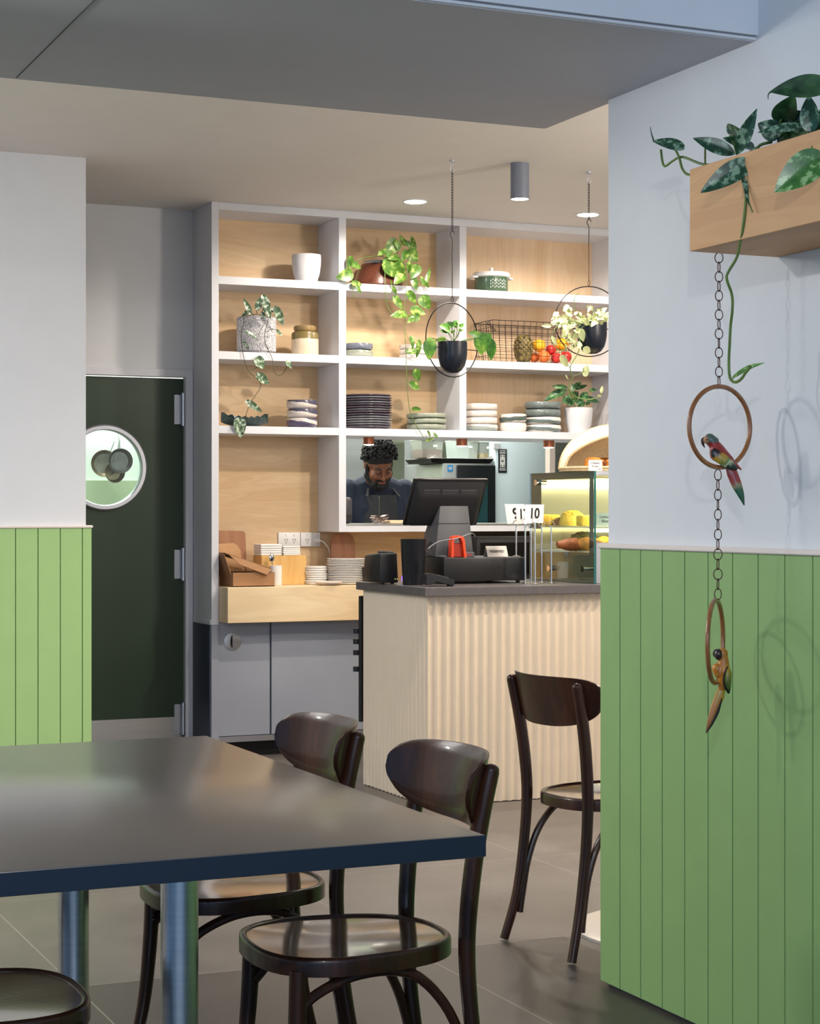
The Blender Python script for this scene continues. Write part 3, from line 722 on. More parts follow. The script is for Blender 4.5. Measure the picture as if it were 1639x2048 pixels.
# green casserole with white lid
V1 = 9.56; c = Vector((UX(982, V1), V1, RH[1] + .0008)); kk = PXM(982, V1); r_ = 33.5 * kk
t = thing('casserole_pot', c, 'green enamel pot with white lid and side handles on the top right shelf', 'pot')
bm = B(); lathe(bm, [(0, 0), (r_ * .96, 0), (r_, .006), (r_, .092), (r_ * .96, .092), (0, .08)], c, 40); obj('body', bm, mat('green_enamel', (64, 88, 64), .25, coat=.4), t)
bm = B(); lathe(bm, [(r_ * 1.0, .088), (r_ * 1.10, .092), (r_ * 1.12, .106), (r_ * 1.05, .116), (r_ * .6, .122), (0.010, .124), (.010, .134), (.014, .142), (.008, .148), (0, .148)], c, 40); lathe(bm, [(0, .088), (r_ * 1.0, .088)], c, 40); obj('lid', bm, CERW, t)
for sx in (-1, 1):
    bm = B(); e = c + Vector((sx * (r_ + .002), 0, .088)); tube(bm, spline([e + Vector((0, -.028, 0)), e + Vector((sx * .026, -.018, 0)), e + Vector((sx * .026, .018, 0)), e + Vector((0, .028, 0))], 5), .006, 8); obj('handle', bm, CERW, t)
bm = B()
for i in range(9):
    for j in range(3):
        a = R(-90 - 28 + i * 7); hh = .022 + j * .018 + (i % 2) * .006
        p = c + Vector((math.cos(a) * (r_ + .0002), math.sin(a) * (r_ + .0002), hh)); tube(bm, [p, p + Vector((0, 0, .010))], .0022, 6)
obj('pierced_pattern', bm, CERW, t)

# ------------------------------------------------------------------ second row
V1 = 9.55; c = Vector((UX(512.5, V1), V1, RH[3] + .0008))
pt = thing('potted_satin_vine', c, 'silvery satin vine trailing from a speckled grey square-sided cylinder pot', 'potted plant')
r_ = 39.5 * PXM(512, V1)
m = bpy.data.materials.new('speckled_stone'); m.use_nodes = True; N = NT(m); f = N.noise(N.coord(), 160, 2, .8); N.link(N.ramp(f, [(.42, s2l((110, 110, 118))), (.52, s2l((206, 204, 206)))]), N.b.inputs['Base Color']); N.b.inputs['Roughness'].default_value = .7
bm = B(); lathe(bm, [(0, 0), (r_ * .78, 0), (r_ * .78, .010), (r_ * .97, .014), (r_, .022), (r_, .193), (r_ * .97, .198), (r_ * .91, .198), (r_ * .90, .16), (0, .16)], c, 44); obj('pot', bm, m, pt)
bm = B(); lathe(bm, [(0, .172), (r_ * .9, .172)], c, 24); obj('soil', bm, SOIL, pt)
q = cr(400, 380, 3.902); VV = 9.41
bm = B()
for S in ([(420, 975, .1), (350, 990, .02), (340, 1040), (320, 1130), (335, 1280), (375, 1410), (450, 1480), (470, 1540), (400, 1650), (360, 1750), (340, 1890)], [(460, 975, .1), (530, 1000, .02), (505, 1110), (510, 1200), (560, 1310), (580, 1420), (620, 1445), (655, 1420), (690, 1350)],
          [(440, 975, .12), (390, 960, .04), (385, 940, .03)], [(450, 975, .12), (440, 940, .08), (470, 890, .06)], [(470, 975, .12), (510, 950, .05), (560, 950, .04), (600, 925, .02)], [(375, 1410), (420, 1400), (460, 1370)], [(505, 1110), (560, 1085), (600, 1095)], [(480, 960, .1), (500, 900, .06)]):
    stem(bm, [(*q(p[0], p[1]), *(p[2:])) for p in S], .0018, V=VV)
obj('stems', bm, STEMD, pt)
bm = B()
for a in ((390, 955, 342, 838, .32), (385, 945, 318, 985, .5), (450, 925, 478, 826, .5), (495, 840, 560, 1005, .34), (590, 925, 660, 1062, .38), (560, 945, 605, 902, .4), (362, 1108, 465, 1162, .28), (598, 1095, 650, 1142, .36), (342, 1185, 382, 1252, .3), (440, 1318, 508, 1392, .8),
          (450, 1445, 548, 1515, .5), (372, 1655, 492, 1735, .34), (300, 1795, 325, 1935, .66), (672, 1345, 728, 1388, .6), (480, 960, 520, 1000, .5), (500, 930, 545, 985, .4)):
    x0, y0 = q(a[0], a[1]); x1, y1 = q(a[2], a[3]); pl(bm, x0, y0, x1, y1, a[4] * 1.1, V=VV - rnd.uniform(0, .03))
obj('leaves', bm, G_SILVER, pt)
V1 = 9.53; c = Vector((UX(609.5, V1), V1, RH[3] + .0008)); r_ = 27.5 * PXM(609, V1)
t = thing('stoneware_jar', c, 'cream and olive glazed stoneware jar with a lid beside the speckled pot', 'jar')
bm = B(); lathe(bm, [(0, 0), (r_ * .94, 0), (r_, .008), (r_, .112), (r_ * .95, .124), (r_ * .78, .130), (0, .130)], c, 40); obj('body', bm, glaze('olive_rim_glaze', (226, 206, 178), (128, 112, 66), .088, 1, 0, .3), t)
bm = B(); lathe(bm, [(r_ * .72, .130), (r_ * .78, .134), (r_ * .82, .142), (r_ * .82, .156), (r_ * .74, .162), (0, .162)], c, 40); obj('lid', bm, mat('olive_glaze', (142, 118, 78), .35, var=.15, vscale=30), t)

def nth(i, n):
    W_ = ['topmost', 'second', 'third', 'fourth', 'fifth', 'sixth', 'seventh', 'eighth']
    k = n - 1 - i
    if k == 0: return 'topmost'
    if i == 0: return 'lowest'
    return W_[k] + ' from the top' if k < n / 2 else W_[i] + ' from the bottom'
ORD = {2: ['bottom', 'top'], 3: ['bottom', 'middle', 'top'], 4: ['bottom', 'second from bottom', 'third from bottom', 'top']}
def bowl(name, c, r, h, m, label, group, cat='bowl', lip=1.0, k=0):
    bm = B(); lathe(bm, [(0, .002), (r * .76, .001), (r * .80, 0), (r * .92, h * .12), (r * .985, h * .32), (r, h * .60), (r * .99 * lip, h * .86), (r * .965 * lip, h * .99), (r * .94 * lip, h), (r * .91 * lip, h * .94), (r * .90, h * .6), (r * .76, h * .24), (0, h * .18)], (0, 0, 0), 40)
    for v in bm.verts: v.co.z += math.sin(math.atan2(v.co.y, v.co.x) * 2 + k * 2) * h * .02 * (v.co.z / h)
    bmesh.ops.rotate(bm, cent=(0, 0, 0), matrix=Matrix.Rotation(k * 1.9, 3, 'Z'), verts=bm.verts); bmesh.ops.translate(bm, vec=c, verts=bm.verts)
    return obj(name, bm, m, None, label, cat, group)
def stack(name, x, x2, V, H, n, total, mats, desc, group, cat='bowl'):
    r = (x2 - x) / 2 * PXM((x + x2) / 2, V); cx = UX((x + x2) / 2, V); p = total / n
    for i in range(n):
        bowl(name, Vector((cx + rnd.uniform(-.002, .002), V, H + .0008 + i * p)), r * rnd.uniform(.985, 1.0), p * .985 + (.0), mats[i % len(mats)], ORD[n][i] + ' ' + desc, group, cat, k=i)
slate = glaze('slate_rim_glaze', (150, 156, 150), (92, 98, 114), .020, 1); sage_ = glaze('pale_sage_glaze', (168, 172, 158), (150, 156, 140), .02, 1)
stack('stoneware_bowl', 684, 746, 9.53, RH[3], 2, .076, [sage_, mat('slate_glaze', (108, 112, 126), .22, var=.15, vscale=30, coat=.4)], 'slate and sage bowl of the pair on the second middle shelf', 'bowls on the second shelf')
stack('white_bowl', 797, 853, 9.55, RH[3], 3, .083, [mat('warm_white_glaze', (226, 214, 204), .3, var=.05, vscale=20)], 'white bowl of the stack half hidden by vine and black pot', 'white bowls on the second shelf')
# ------------------------------------------------------------------ third row
c = Vector((UX(489, 9.50), 9.50, RH[5] + .0008))
bm = B(); nU = 28; g1 = []
for i in range(nU + 1):
    row = []
    for j in range(11):
        s_ = i / nU * 2 - 1; w_ = (1 - abs(s_) ** 2.4) ** .6 * .062 + .004; tt = j / 10 * 2 - 1
        z = .006 + .044 * abs(tt) ** 1.6 + .022 * abs(s_) ** 3 + .005 * math.sin(i * 1.7) * abs(tt) ** 3
        row.append(bm.verts.new(c + Vector((s_ * .133, tt * w_, z))))
    g1.append(row)
g2 = [[bm.verts.new(v.co + Vector((0, 0, -.006))) for v in r] for r in g1]
for g in (g1, g2):
    for i in range(nU):
        for j in range(10): bm.faces.new((g[i][j], g[i + 1][j], g[i + 1][j + 1], g[i][j + 1]))
for i in range(nU):
    for j in (0, 10): bm.faces.new((g1[i][j], g1[i + 1][j], g2[i + 1][j], g2[i][j]))
for i in (0, nU):
    for j in range(10): bm.faces.new((g1[i][j], g1[i][j + 1], g2[i][j + 1], g2[i][j]))
obj('leaf_dish', bm, mat('teal_glaze', (16, 48, 44), .18, var=.25, vscale=20, coat=.6), None, 'dark teal leaf-shaped dish at the left end of the third shelf', 'dish', rc=True)
st1 = glaze('striped_bowl_glaze', (226, 214, 206), (78, 76, 96), .030, 1, .12)
st2 = glaze('purple_bowl_glaze', (96, 86, 112), (228, 216, 208), .026, .045, .15)
stack('striped_bowl', 573, 635, 9.50, RH[5], 3, .149, [st2, st1, st1], 'cream and dark banded bowl of the stack right of the teal dish', 'banded bowls')
# plates
c0 = Vector((UX(735, 9.565), 9.565, RH[5] + .0008)); rp = 49.5 * PXM(735, 9.565)
def plate(c, r, h, m, label, group, cat='plate', name='dinner_plate', seg=44):
    bm = B(); lathe(bm, [(0, 0), (r * .66, 0), (r * .72, .001), (r * .97, h * .55), (r, h * .8), (r * .985, h), (r * .955, h * .95), (r * .70, h * .38), (0, h * .34)], c, seg)
    return obj(name, bm, m, None, label, cat, group)
m1 = mat('mauve_plate_glaze', (88, 78, 90), .2, var=.2, vscale=16, coat=.5); m2 = mat('grey_plate_glaze', (128, 128, 134), .2, var=.2, vscale=16, coat=.5)
for i in range(14):
    plate(c0 + Vector((rnd.uniform(-.002, .002), 0, i * .0134)), rp * (.97 if i % 3 == 1 else 1), .0162 if i > 3 else .016, m1 if i in (0, 5, 6, 8, 9, 11, 13) else m2, ('mauve' if i in (0, 5, 6, 8, 9, 11, 13) else 'grey') + ' glossy plate, ' + nth(i, 14) + ' of the tall stack on the third shelf', 'plates in the tall stack')
stack('sage_bowl', 812, 893, 9.54, RH[5], 3, .094, [mat('sage_glaze', (148, 154, 138), .3, var=.12, vscale=20)], 'sage green shallow bowl of the stack right of the plates', 'sage bowls')
V1 = 9.55; wg = mat('cream_glaze', (232, 222, 212), .3, var=.04); gb = glaze('sage_base_glaze', (156, 166, 158), (232, 222, 214), .024, 1, .06)
stack('cream_bowl', 925, 995, V1, RH[5], 4, .156, [gb, wg, wg, wg], 'cream bowl of the stack beside the right divider', 'cream bowls')
stack('small_bowl', 997, 1053, V1 - .02, RH[5], 2, .102, [wg, glaze('green_swoosh_glaze', (228, 220, 212), (90, 104, 100), .012, .036, -.10)], 'small bowl of the low pair between two taller stacks', 'small bowls')
dg_ = glaze('green_grey_band_glaze', (232, 224, 216), (112, 126, 122), .004, .026, .05); gg_ = mat('green_grey_glaze', (112, 122, 120), .25, var=.2, vscale=18, coat=.3)
stack('banded_bowl', 1048, 1122, V1, RH[5], 4, .176, [dg_, dg_, gg_, gg_], 'green-grey bowl of the stack beside the white pot', 'green-grey bowls')
c = Vector((UX(1156.5, 9.51), 9.51, RH[5] + .0008)); r_ = 28 * PXM(1156, 9.51)
pt = thing('potted_leafy_plant', c, 'dark striped foliage plant in a ribbed white pot at the right of the third shelf', 'potted plant')
bm = B(); lathe(bm, [(0, 0), (r_ * .68, 0), (r_ * .74, .004), (r_ * .92, .06), (r_, .12), (r_ * 1.0, .146), (r_ * .95, .146), (r_ * .9, .12), (0, .12)], c, 48)
for v in bm.verts:
    d = v.co - c; a = math.atan2(d.y, d.x); f = 1 + .012 * math.sin(a * 22); v.co.x = c.x + d.x * f; v.co.y = c.y + d.y * f
obj('pot', bm, CERM, pt); bm = B(); lathe(bm, [(0, .13), (r_ * .9, .13)], c, 24); obj('soil', bm, SOIL, pt)
q = cr(840, 570, 4.203); bm = B()
for a in ((1235, 860, 1110, 850, .28), (1230, 880, 1040, 955, .33), (1290, 870, 1355, 800, .4), (1270, 900, 1340, 940, .5), (1300, 880, 1410, 830, .3), (1240, 1000, 1200, 930, .4), (1280, 900, 1280, 820, .4), (1330, 960, 1420, 900, .5), (1420, 890, 1490, 870, .4), (1350, 940, 1530, 980, .25),
          (1240, 930, 1190, 990, .4), (1310, 1010, 1380, 940, .4), (1270, 1010, 1240, 920, .4), (1300, 990, 1320, 880, .35), (1390, 1010, 1440, 960, .4), (1240, 1020, 1300, 950, .5), (1330, 1020, 1400, 980, .4)):
    x0, y0 = q(a[0], a[1]); x1, y1 = q(a[2], a[3]); pl(bm, x0, y0, x1, y1, a[4], V=9.49 + rnd.uniform(-.04, .04), heart=False)
obj('leaves', bm, G_DARK, pt)
bm = B()
for a in ((1235, 860), (1230, 880), (1290, 870), (1330, 960), (1280, 900), (1350, 940)): stem(bm, [(*q(1310 + rnd.uniform(-30, 30), 1030), .01), (*q((a[0] + 1310) / 2, (a[1] + 1000) / 2),), q(*a)], .002, V=9.5)
obj('stems', bm, STEMG, pt)

# ------------------------------------------------------------------ wire basket of fruit
q = cr(840, 570, 4.203)
z0, z1 = RH[3] + .004, RH[3] + .235; ua, ub = UX(984, 9.46), UX(1146, 9.46); va, vb = 9.455, 9.70
t = thing('wire_basket', ((ua + ub) / 2, 9.58, z0), 'dark wire basket holding fruit on the second right shelf', 'basket')
bm = B(); wr_ = .0013
def P_(u, v, z):   # flared corner
    f = (z - z0) / (z1 - z0); cu, cv = (ua + ub) / 2, (va + vb) / 2
    return Vector((cu + (u - cu) * (.93 + .07 * f), cv + (v - cv) * (.90 + .10 * f), z))
for i in range(14):
    u = ua + (ub - ua) * i / 13
    for v in (va, vb): tube(bm, [P_(u, v, z0), P_(u, v, z1)], wr_, 5)
    tube(bm, [P_(u, va, z0), P_(u, vb, z0)], wr_, 5)
for i in range(1, 8):
    v = va + (vb - va) * i / 8
    for u in (ua, ub): tube(bm, [P_(u, v, z0), P_(u, v, z1)], wr_, 5)
    tube(bm, [P_(ua, v, z0), P_(ub, v, z0)], wr_, 5)
for j in range(0, 7):
    z = z0 + (z1 - z0) * j / 6; tube(bm, [P_(ua, va, z), P_(ub, va, z), P_(ub, vb, z), P_(ua, vb, z), P_(ua, va, z)], wr_ * (1.6 if j == 6 else 1), 5)
obj('wire_mesh', bm, IRON, t)
bm = B(); tube(bm, spline([P_(ua, va + .05, z1), P_(ua, va + .05, z1) + Vector((.01, -.02, -.05)), P_(ua, va + .09, z1) + Vector((.05, -.03, -.05)), P_(ua, va + .13, z1) + Vector((.02, 0, .0))], 6), .0022, 6); obj('handle', bm, IRON, t)
c = atV(1046, 722, 9.50); c.z = z0 + .003
pn = thing('pineapple', c, 'ripe pineapple standing in the wire basket', 'fruit')
bm = B(); H_ = .158; lathe(bm, [(0, 0), (.035, .004), (.048, .03), (.052, .07), (.048, .115), (.036, .145), (.018, .156), (0, .158)], c, 28)
for r_i in range(12):
    z = .010 + r_i * .0125; f = math.sin(math.pi * min(.95, max(.08, z / H_))) ** .45 * .052
    for k in range(13):
        a = 2 * math.pi * (k + .5 * (r_i % 2)) / 13; d = Vector((math.cos(a), math.sin(a), 0)); p = c + d * f * .985 + Vector((0, 0, z))
        ball(bm, p, .0085, (1, 1, .8), 1); tube(bm, [p + d * .005, p + d * .0095 + Vector((0, 0, .003))], [.0025, .0006], 4)
m = bpy.data.materials.new('pineapple_skin'); m.use_nodes = True; N = NT(m); f = N.noise(N.coord(), 60, 3, .7); N.link(N.ramp(f, [(.35, s2l((40, 36, 20))), (.5, s2l((96, 82, 38))), (.70, s2l((160, 138, 84)))]), N.b.inputs['Base Color']); N.b.inputs['Roughness'].default_value = .55
obj('skin', bm, m, pn, ang=60)
def fruit(x, y, V, rpx, m, label, cat='fruit', name='orange', sq=.96):
    p = atV(x, y, V); r = rpx * PXM(x, V)
    t = thing(name, p, label, cat, 'fruit in the wire basket')
    bm = B(); ball(bm, p, r, (1, 1, sq), 3)
    for v in bm.verts:
        d = v.co - p; 
        if d.z > 0: v.co.z -= .25 * r * math.exp(-((d.x ** 2 + d.y ** 2) / (r * .25) ** 2))
    obj('flesh', bm, m, t, ang=80)
    bm = B(); tube(bm, [p + Vector((0, 0, r * sq * .7)), p + Vector((.003, 0, r * sq * .98))], .0025, 6); obj('stalk', bm, STEMD, t)
OR_ = mat('orange_peel', (246, 172, 36), .4, var=.06, bump=.3, bscale=300); PE = mat('peach_skin', (240, 120, 54), .5, var=.2, vscale=26); AP = mat('red_apple_skin', (206, 50, 44), .3, var=.25, vscale=26)
fruit(1077, 691, 9.53, 13.5, OR_, 'bright yellow orange right next to the pineapple')
fruit(1123, 689, 9.56, 14, OR_, 'yellow orange at the right of the basket behind the vine')
fruit(1087, 713, 9.51, 12.5, PE, 'orange-red peach in front of the yellow orange', name='peach')
fruit(1101, 700, 9.56, 11, AP, 'red apple at the back, highest of the apples', name='apple')
fruit(1112, 716, 9.52, 11, AP, 'red apple between the peach and the rightmost apple', name='apple')
fruit(1131, 714, 9.51, 12, AP, 'red apple furthest right in the basket', name='apple')
fruit(1068, 715, 9.57, 10, PE, 'dark orange peach half hidden behind the pineapple', name='peach')

# ------------------------------------------------------------------ hanging planters
def link(bm, c, w_, h, r, ang):
    P = [Vector((math.cos(a) * w_, 0, math.sin(a) * h)) for a in [2 * math.pi * i / 14 for i in range(14)]]
    Mx = Matrix.Translation(c) @ Matrix.Rotation(ang, 4, 'Z'); tube(bm, [Mx @ p for p in P], r, 5, closed=True)
def hoop(x, ytop, ychain, yrod, y0, y1, ang, pot, label):
    V = 7.86; tp = atV(x, ytop, V); tp.z = CEILH; u = tp.x; hz = lambda y: atV(x, y, V).z
    t = thing('hanging_planter', tp, label, 'hanging planter')
    bm = B(); lathe(bm, [(0, 0), (.013, 0), (.013, -.010), (.006, -.014), (.003, -.016)], tp, 16); z = tp.z - .014
    tube(bm, spline([Vector((u, V, z)), Vector((u, V, z - .010)), Vector((u - .010, V, z - .02)), Vector((u - .009, V, z - .034)), Vector((u + .003, V, z - .040)), Vector((u + .012, V, z - .030))], 5), .0024, 6); obj('ceiling_hook', bm, ALU, t)
    z = z - .036; zc = hz(ychain); n = max(4, int((z - zc) / .0125)); bm = B()
    for i in range(n): link(bm, Vector((u, V, z - (i + .5) * (z - zc) / n)), .0042, .0088, .0012, R(90 * (i % 2) + 20))
    obj('chain', bm, IRON, t)
    zr = hz(yrod); bm = B()
    tube(bm, spline([Vector((u + .012, V, zc - .012)), Vector((u + .004, V, zc + .002)), Vector((u - .008, V, zc - .010)), Vector((u - .009, V, zc - .022)), Vector((u, V, zc - .040)), Vector((u, V, zc - .10))], 5) + [Vector((u, V, zr + .022))], .0021, 6)
    link(bm, Vector((u, V, zr + .013)), .006, .012, .0016, 0); obj('rod', bm, IRON, t)
    zt, zb = hz(y0), hz(y1); rad = (zt - zb) / 2; cz = (zt + zb) / 2; d = Vector((math.cos(ang), math.sin(ang), 0))
    bm = B(); tube(bm, [Vector((u, V, cz)) + d * math.cos(a) * rad + Vector((0, 0, math.sin(a) * rad)) for a in [2 * math.pi * i / 64 for i in range(64)]], .0028, 8, closed=True)
    px_, py0, py1, pr_ = pot; pc = Vector((u, V, 0)); off = UX(px_, V) - u; pc.x += off
    r = pr_ * PXM(px_, V); zt2, zb2 = hz(py0), hz(py1); h = zt2 - zb2
    for s_ in (-1, 1): tube(bm, [Vector((u, V, zt2 - .03)) + d * s_ * math.sqrt(max(0, rad ** 2 - (zt2 - .03 - cz) ** 2)), pc + d * s_ * r * .98 + Vector((0, 0, zt2 - .03))], .0022, 6)
    obj('hoop', bm, IRON, t)
    c = Vector((pc.x, V, zb2)); bm = B()
    lathe(bm, [(0, 0), (r * .35, .003), (r * .62, .014), (r * .84, .036), (r * .96, .068), (r, h * .62), (r, h), (r * .95, h), (r * .94, h * .6), (0, h * .5)], c, 40); obj('pot', bm, POTBLACK, t)
    bm = B(); lathe(bm, [(0, h * .9), (r * .95, h * .9)], c, 24); obj('soil', bm, SOIL, t)
    return t, c + Vector((0, 0, h * .9)), r
t, top, r = hoop(904, 322, 462, 604, 606, 754, R(20), (904.5, 684, 747, 29.5), 'black pot in a round wire hoop with large round green leaves, hanging left')
q = cr(840, 570, 4.203); bm = B(); bl = B()
for x, y in ((225, 385), (200, 345), (285, 320), (265, 345), (340, 350), (335, 378), (250, 330), (310, 320)):
    x0, y0 = q(275 + rnd.uniform(-22, 22), 480); x1, y1 = q(x, y); stem(bm, [(x0, y0), ((x0 + x1) / 2 + 2, (y0 + y1) / 2 + 2), (x1, y1)], .0014, V=7.85)
for S in ([(250, 480), (200, 450), (140, 455), (90, 445)], [(330, 475), (400, 455), (460, 440), (520, 405)], [(340, 475), (430, 460), (540, 420), (590, 450)]): stem(bm, [q(*p) for p in S], .0022, V=7.83)
obj('stems', bm, STEMG, t)
for a in ((240, 375, 172, 335, .9), (230, 385, 175, 385, .5), (285, 330, 340, 305, .9), (270, 345, 225, 310, .9), (335, 350, 376, 322, .7), (325, 380, 370, 382, .6), (290, 325, 240, 350, .7), (300, 320, 300, 365, .8), (260, 400, 290, 380, .6), (205, 452, 125, 462, .5)):
    x0, y0 = q(a[0], a[1]); x1, y1 = q(a[2], a[3]); pl(bl, x0, y0, x1, y1, a[4], V=7.84, jit=.7)
for a in ((80, 437, 82, 622, .62), (505, 425, 415, 400, .5), (520, 395, 520, 585, .78), (585, 440, 605, 632, .5), (560, 400, 590, 480, .7)):
    x0, y0 = q(a[0], a[1]); x1, y1 = q(a[2], a[3]); pl(bl, x0, y0, x1, y1, a[4], V=7.80, jit=.25, heart=False, fold=.12)
obj('leaves', bl, G_MID, t)
t, top, r = hoop(1177, 349, 438, 572, 573, 713, R(-14), (1183, 645, 708, 30), 'black pot in a wire hoop overflowing with white-edged foliage, hanging right')
bm = B(); bl = B()
for S in ([(1400, 330), (1330, 330), (1340, 460), (1330, 560), (1260, 690), (1280, 770), (1250, 850), (1290, 930), (1400, 962), (1500, 940), (1530, 880)], [(1380, 330), (1200, 300), (1120, 390), (1100, 470), (1160, 550), (1240, 530)], [(1380, 330), (1150, 320), (1080, 340)], [(1400, 330), (1300, 200), (1300, 95), (1335, 70)],
          [(1420, 330), (1250, 200)], [(1440, 330), (1470, 200)], [(1460, 330), (1560, 230)], [(1280, 770), (1350, 740), (1390, 720)], [(1260, 700), (1225, 640)], [(1400, 330), (1280, 420), (1290, 520)]):
    stem(bm, [q(*p) for p in S], .0016 if len(S) < 8 else .0026, V=7.80, wob=.02)
obj('stems', bm, STEMG, t)
cl = []
for i in range(90):
    x = rnd.uniform(1110, 1585); y = 330 - abs(rnd.gauss(0, 62)) + (1585 - x) * .02 - 5
    cl.append((x, y))
for i in range(34):
    k = rnd.random(); cl.append((1330 - 170 * rnd.random() * (1 - k * .5) + rnd.uniform(-30, 50), 330 + 210 * k))
for x, y in cl:
    a = rnd.uniform(0, 2 * math.pi); L = rnd.uniform(38, 66); x0, y0 = q(x, y); x1, y1 = q(x + math.cos(a) * L, y + math.sin(a) * L * .8)
    pl(bl, x0, y0, x1, y1, rnd.uniform(.5, .8), V=7.82 + rnd.uniform(-.06, .06), jit=.9, dv=rnd.uniform(-.02, .02))
for a in ((1090, 345, 1018, 340, .5), (1190, 600, 1240, 700, .5), (1390, 760, 1370, 690, .6), (1395, 690, 1405, 765, .6), (1520, 900, 1530, 845, .5), (1380, 530, 1435, 575, .7), (1350, 380, 1370, 480, .6), (1110, 440, 1150, 510, .4), (1240, 175, 1200, 215, .7), (1225, 760, 1245, 800, .3), (1500, 925, 1520, 950, .5)):
    x0, y0 = q(a[0], a[1]); x1, y1 = q(a[2], a[3]); pl(bl, x0, y0, x1, y1, a[4], V=7.79, jit=.4)
obj('leaves', bl, G_VAR, t)

# ------------------------------------------------------------------ things on the plywood bench
BH = .9078
def onb(x, V, y=None): return Vector((UX(x, V), V, BH if y is None else atV(x, y, V).z))
ux = lambda x, V: UX(x, V)
t = thing('cardboard_box', (3.2, 9.40, BH), 'open brown cardboard carton with raised lid at the left end of the bench', 'box')
a0, a1 = ux(466, 9.32), ux(549, 9.32); hb = .074
bm = B(); tk = .004
box(bm, (a0, 9.32, BH), (a1, 9.55, BH + tk)); box(bm, (a0, 9.32, BH), (a1, 9.324, BH + hb)); box(bm, (a0, 9.546, BH), (a1, 9.55, BH + hb)); box(bm, (a0, 9.324, BH + tk), (a0 + tk, 9.546, BH + hb)); box(bm, (a1 - tk, 9.324, BH + tk), (a1, 9.546, BH + hb))
obj('tray', bm, CARD, t)
def sheet(bm, pts, th=.004):
    P = [Vector(p) for p in pts]; n = (P[1] - P[0]).cross(P[2] - P[0]).normalized() * th
    a = [bm.verts.new(p) for p in P]; b = [bm.verts.new(p + n) for p in P]; bm.faces.new(a); bm.faces.new(b[::-1])
    for i in range(len(P)): bm.faces.new((a[i], b[i], b[(i + 1) % len(P)], a[(i + 1) % len(P)]))
bm = B(); L0 = atV(441, 1100, 9.36)
sheet(bm, [(3.085, 9.56, BH + .175), (3.085, 9.33, BH + .175), (a1 - .02, 9.315, BH + .092), (a1 - .02, 9.56, BH + .10)])
sheet(bm, [(3.105, 9.33, BH + .170), (a1 - .02, 9.315, BH + .090), (a1 - .05, 9.300, BH + .062), (3.155, 9.310, BH + .118)])
obj('lid', bm, CARD, t)
bm = B(); sheet(bm, [(3.083, 9.34, BH + .172), (3.083, 9.55, BH + .172), (3.145, 9.55, BH + .006), (3.145, 9.34, BH + .006)]); obj('end_flap', bm, CARD, t)
def board(name, pts, V, th, m, label, cat='board', lean=.03):
    bm = B(); P = [atV(x, y, V) for x, y in pts]; zb = min(p.z for p in P); zt = max(p.z for p in P)
    f = [bm.verts.new((p.x, V + lean * (p.z - zb) / (zt - zb), p.z)) for p in P]; b = [bm.verts.new(v.co + Vector((0, th, 0))) for v in f]
    bm.faces.new(f); bm.faces.new(b[::-1])
    for i in range(len(f)): bm.faces.new((f[i], b[i], b[(i + 1) % len(f)], f[(i + 1) % len(f)]))
    return obj(name, bm, m, None, label, cat, rc=True)
board('serving_board', [(441, 1165), (441, 1061), (490, 1062), (494, 1067), (494, 1165)], 9.62, .015, wood('brown_board', (168, 116, 76), (146, 96, 62), .5, 'z', 1), 'reddish brown serving board leaning on the plywood back behind the carton')
board('chopping_board', [(441, 1165), (441, 1088), (470, 1086), (478, 1091), (484, 1102), (486, 1165)], 9.585, .015, wood('tan_board', (196, 150, 100), (176, 126, 80), .5, 'x', 1), 'tan rounded chopping board leaning in front of the taller brown one')
board('paddle_board', [(664, 1165), (664, 1082), (669, 1070), (680, 1066), (700, 1066), (708, 1072), (711, 1084), (711, 1165)], 9.60, .02, wood('walnut_paddle', (176, 120, 84), (150, 98, 68), .5, 'z', 1), 'arched brown board leaning behind the stack of white containers', lean=.02)
bm = B(); P = [atV(x, y, 9.585) for x, y in ((664, 1150), (664, 1085), (668, 1072), (678, 1066), (700, 1066), (708, 1073), (711, 1086), (711, 1150))]
# bamboo crate
b0, b1 = ux(523, 9.50), ux(612, 9.50); zt = onb(560, 9.5, 1111).z
t = thing('bamboo_organiser', ((b0 + b1) / 2, 9.55, BH), 'golden bamboo box organiser in the middle of the bench', 'organiser')
bm = B(); box(bm, (b0, 9.50, BH), (b1, 9.51, zt), .001); obj('front_panel', bm, BAMBOO, t)
bm = B(); box(bm, (b0, 9.51, BH), (b0 + .01, 9.64, zt), .001); obj('side_panel', bm, BAMBOO, t)
bm = B(); box(bm, (b1 - .01, 9.51, BH), (b1, 9.64, zt), .001); obj('side_panel', bm, BAMBOO, t)
bm = B(); box(bm, (b0 + .01, 9.63, BH), (b1 - .01, 9.64, zt)); obj('back_panel', bm, BAMBOO, t)
for x0, x1, y0, lb in ((517, 562, 1088, 'white folded napkin stack, left one on top of the bamboo organiser'), (562, 599, 1092, 'white folded napkin stack, right one on top of the bamboo organiser')):
    bm = B(); n0 = onb(x0, 9.53); top_ = onb(x0, 9.53, y0).z
    for k in range(5):
        z_ = zt + .0005 + (top_ - zt) * k / 5; box(bm, (ux(x0, 9.53) + .004 + rnd.uniform(-.002, .002), 9.505 + rnd.uniform(0, .004), z_), (ux(x1, 9.53) - .004, 9.625, z_ + (top_ - zt) / 5 * .9), .003)
    obj('napkin_stack', bm, PAPER, None, lb, 'napkins', 'napkins on the bamboo organiser')
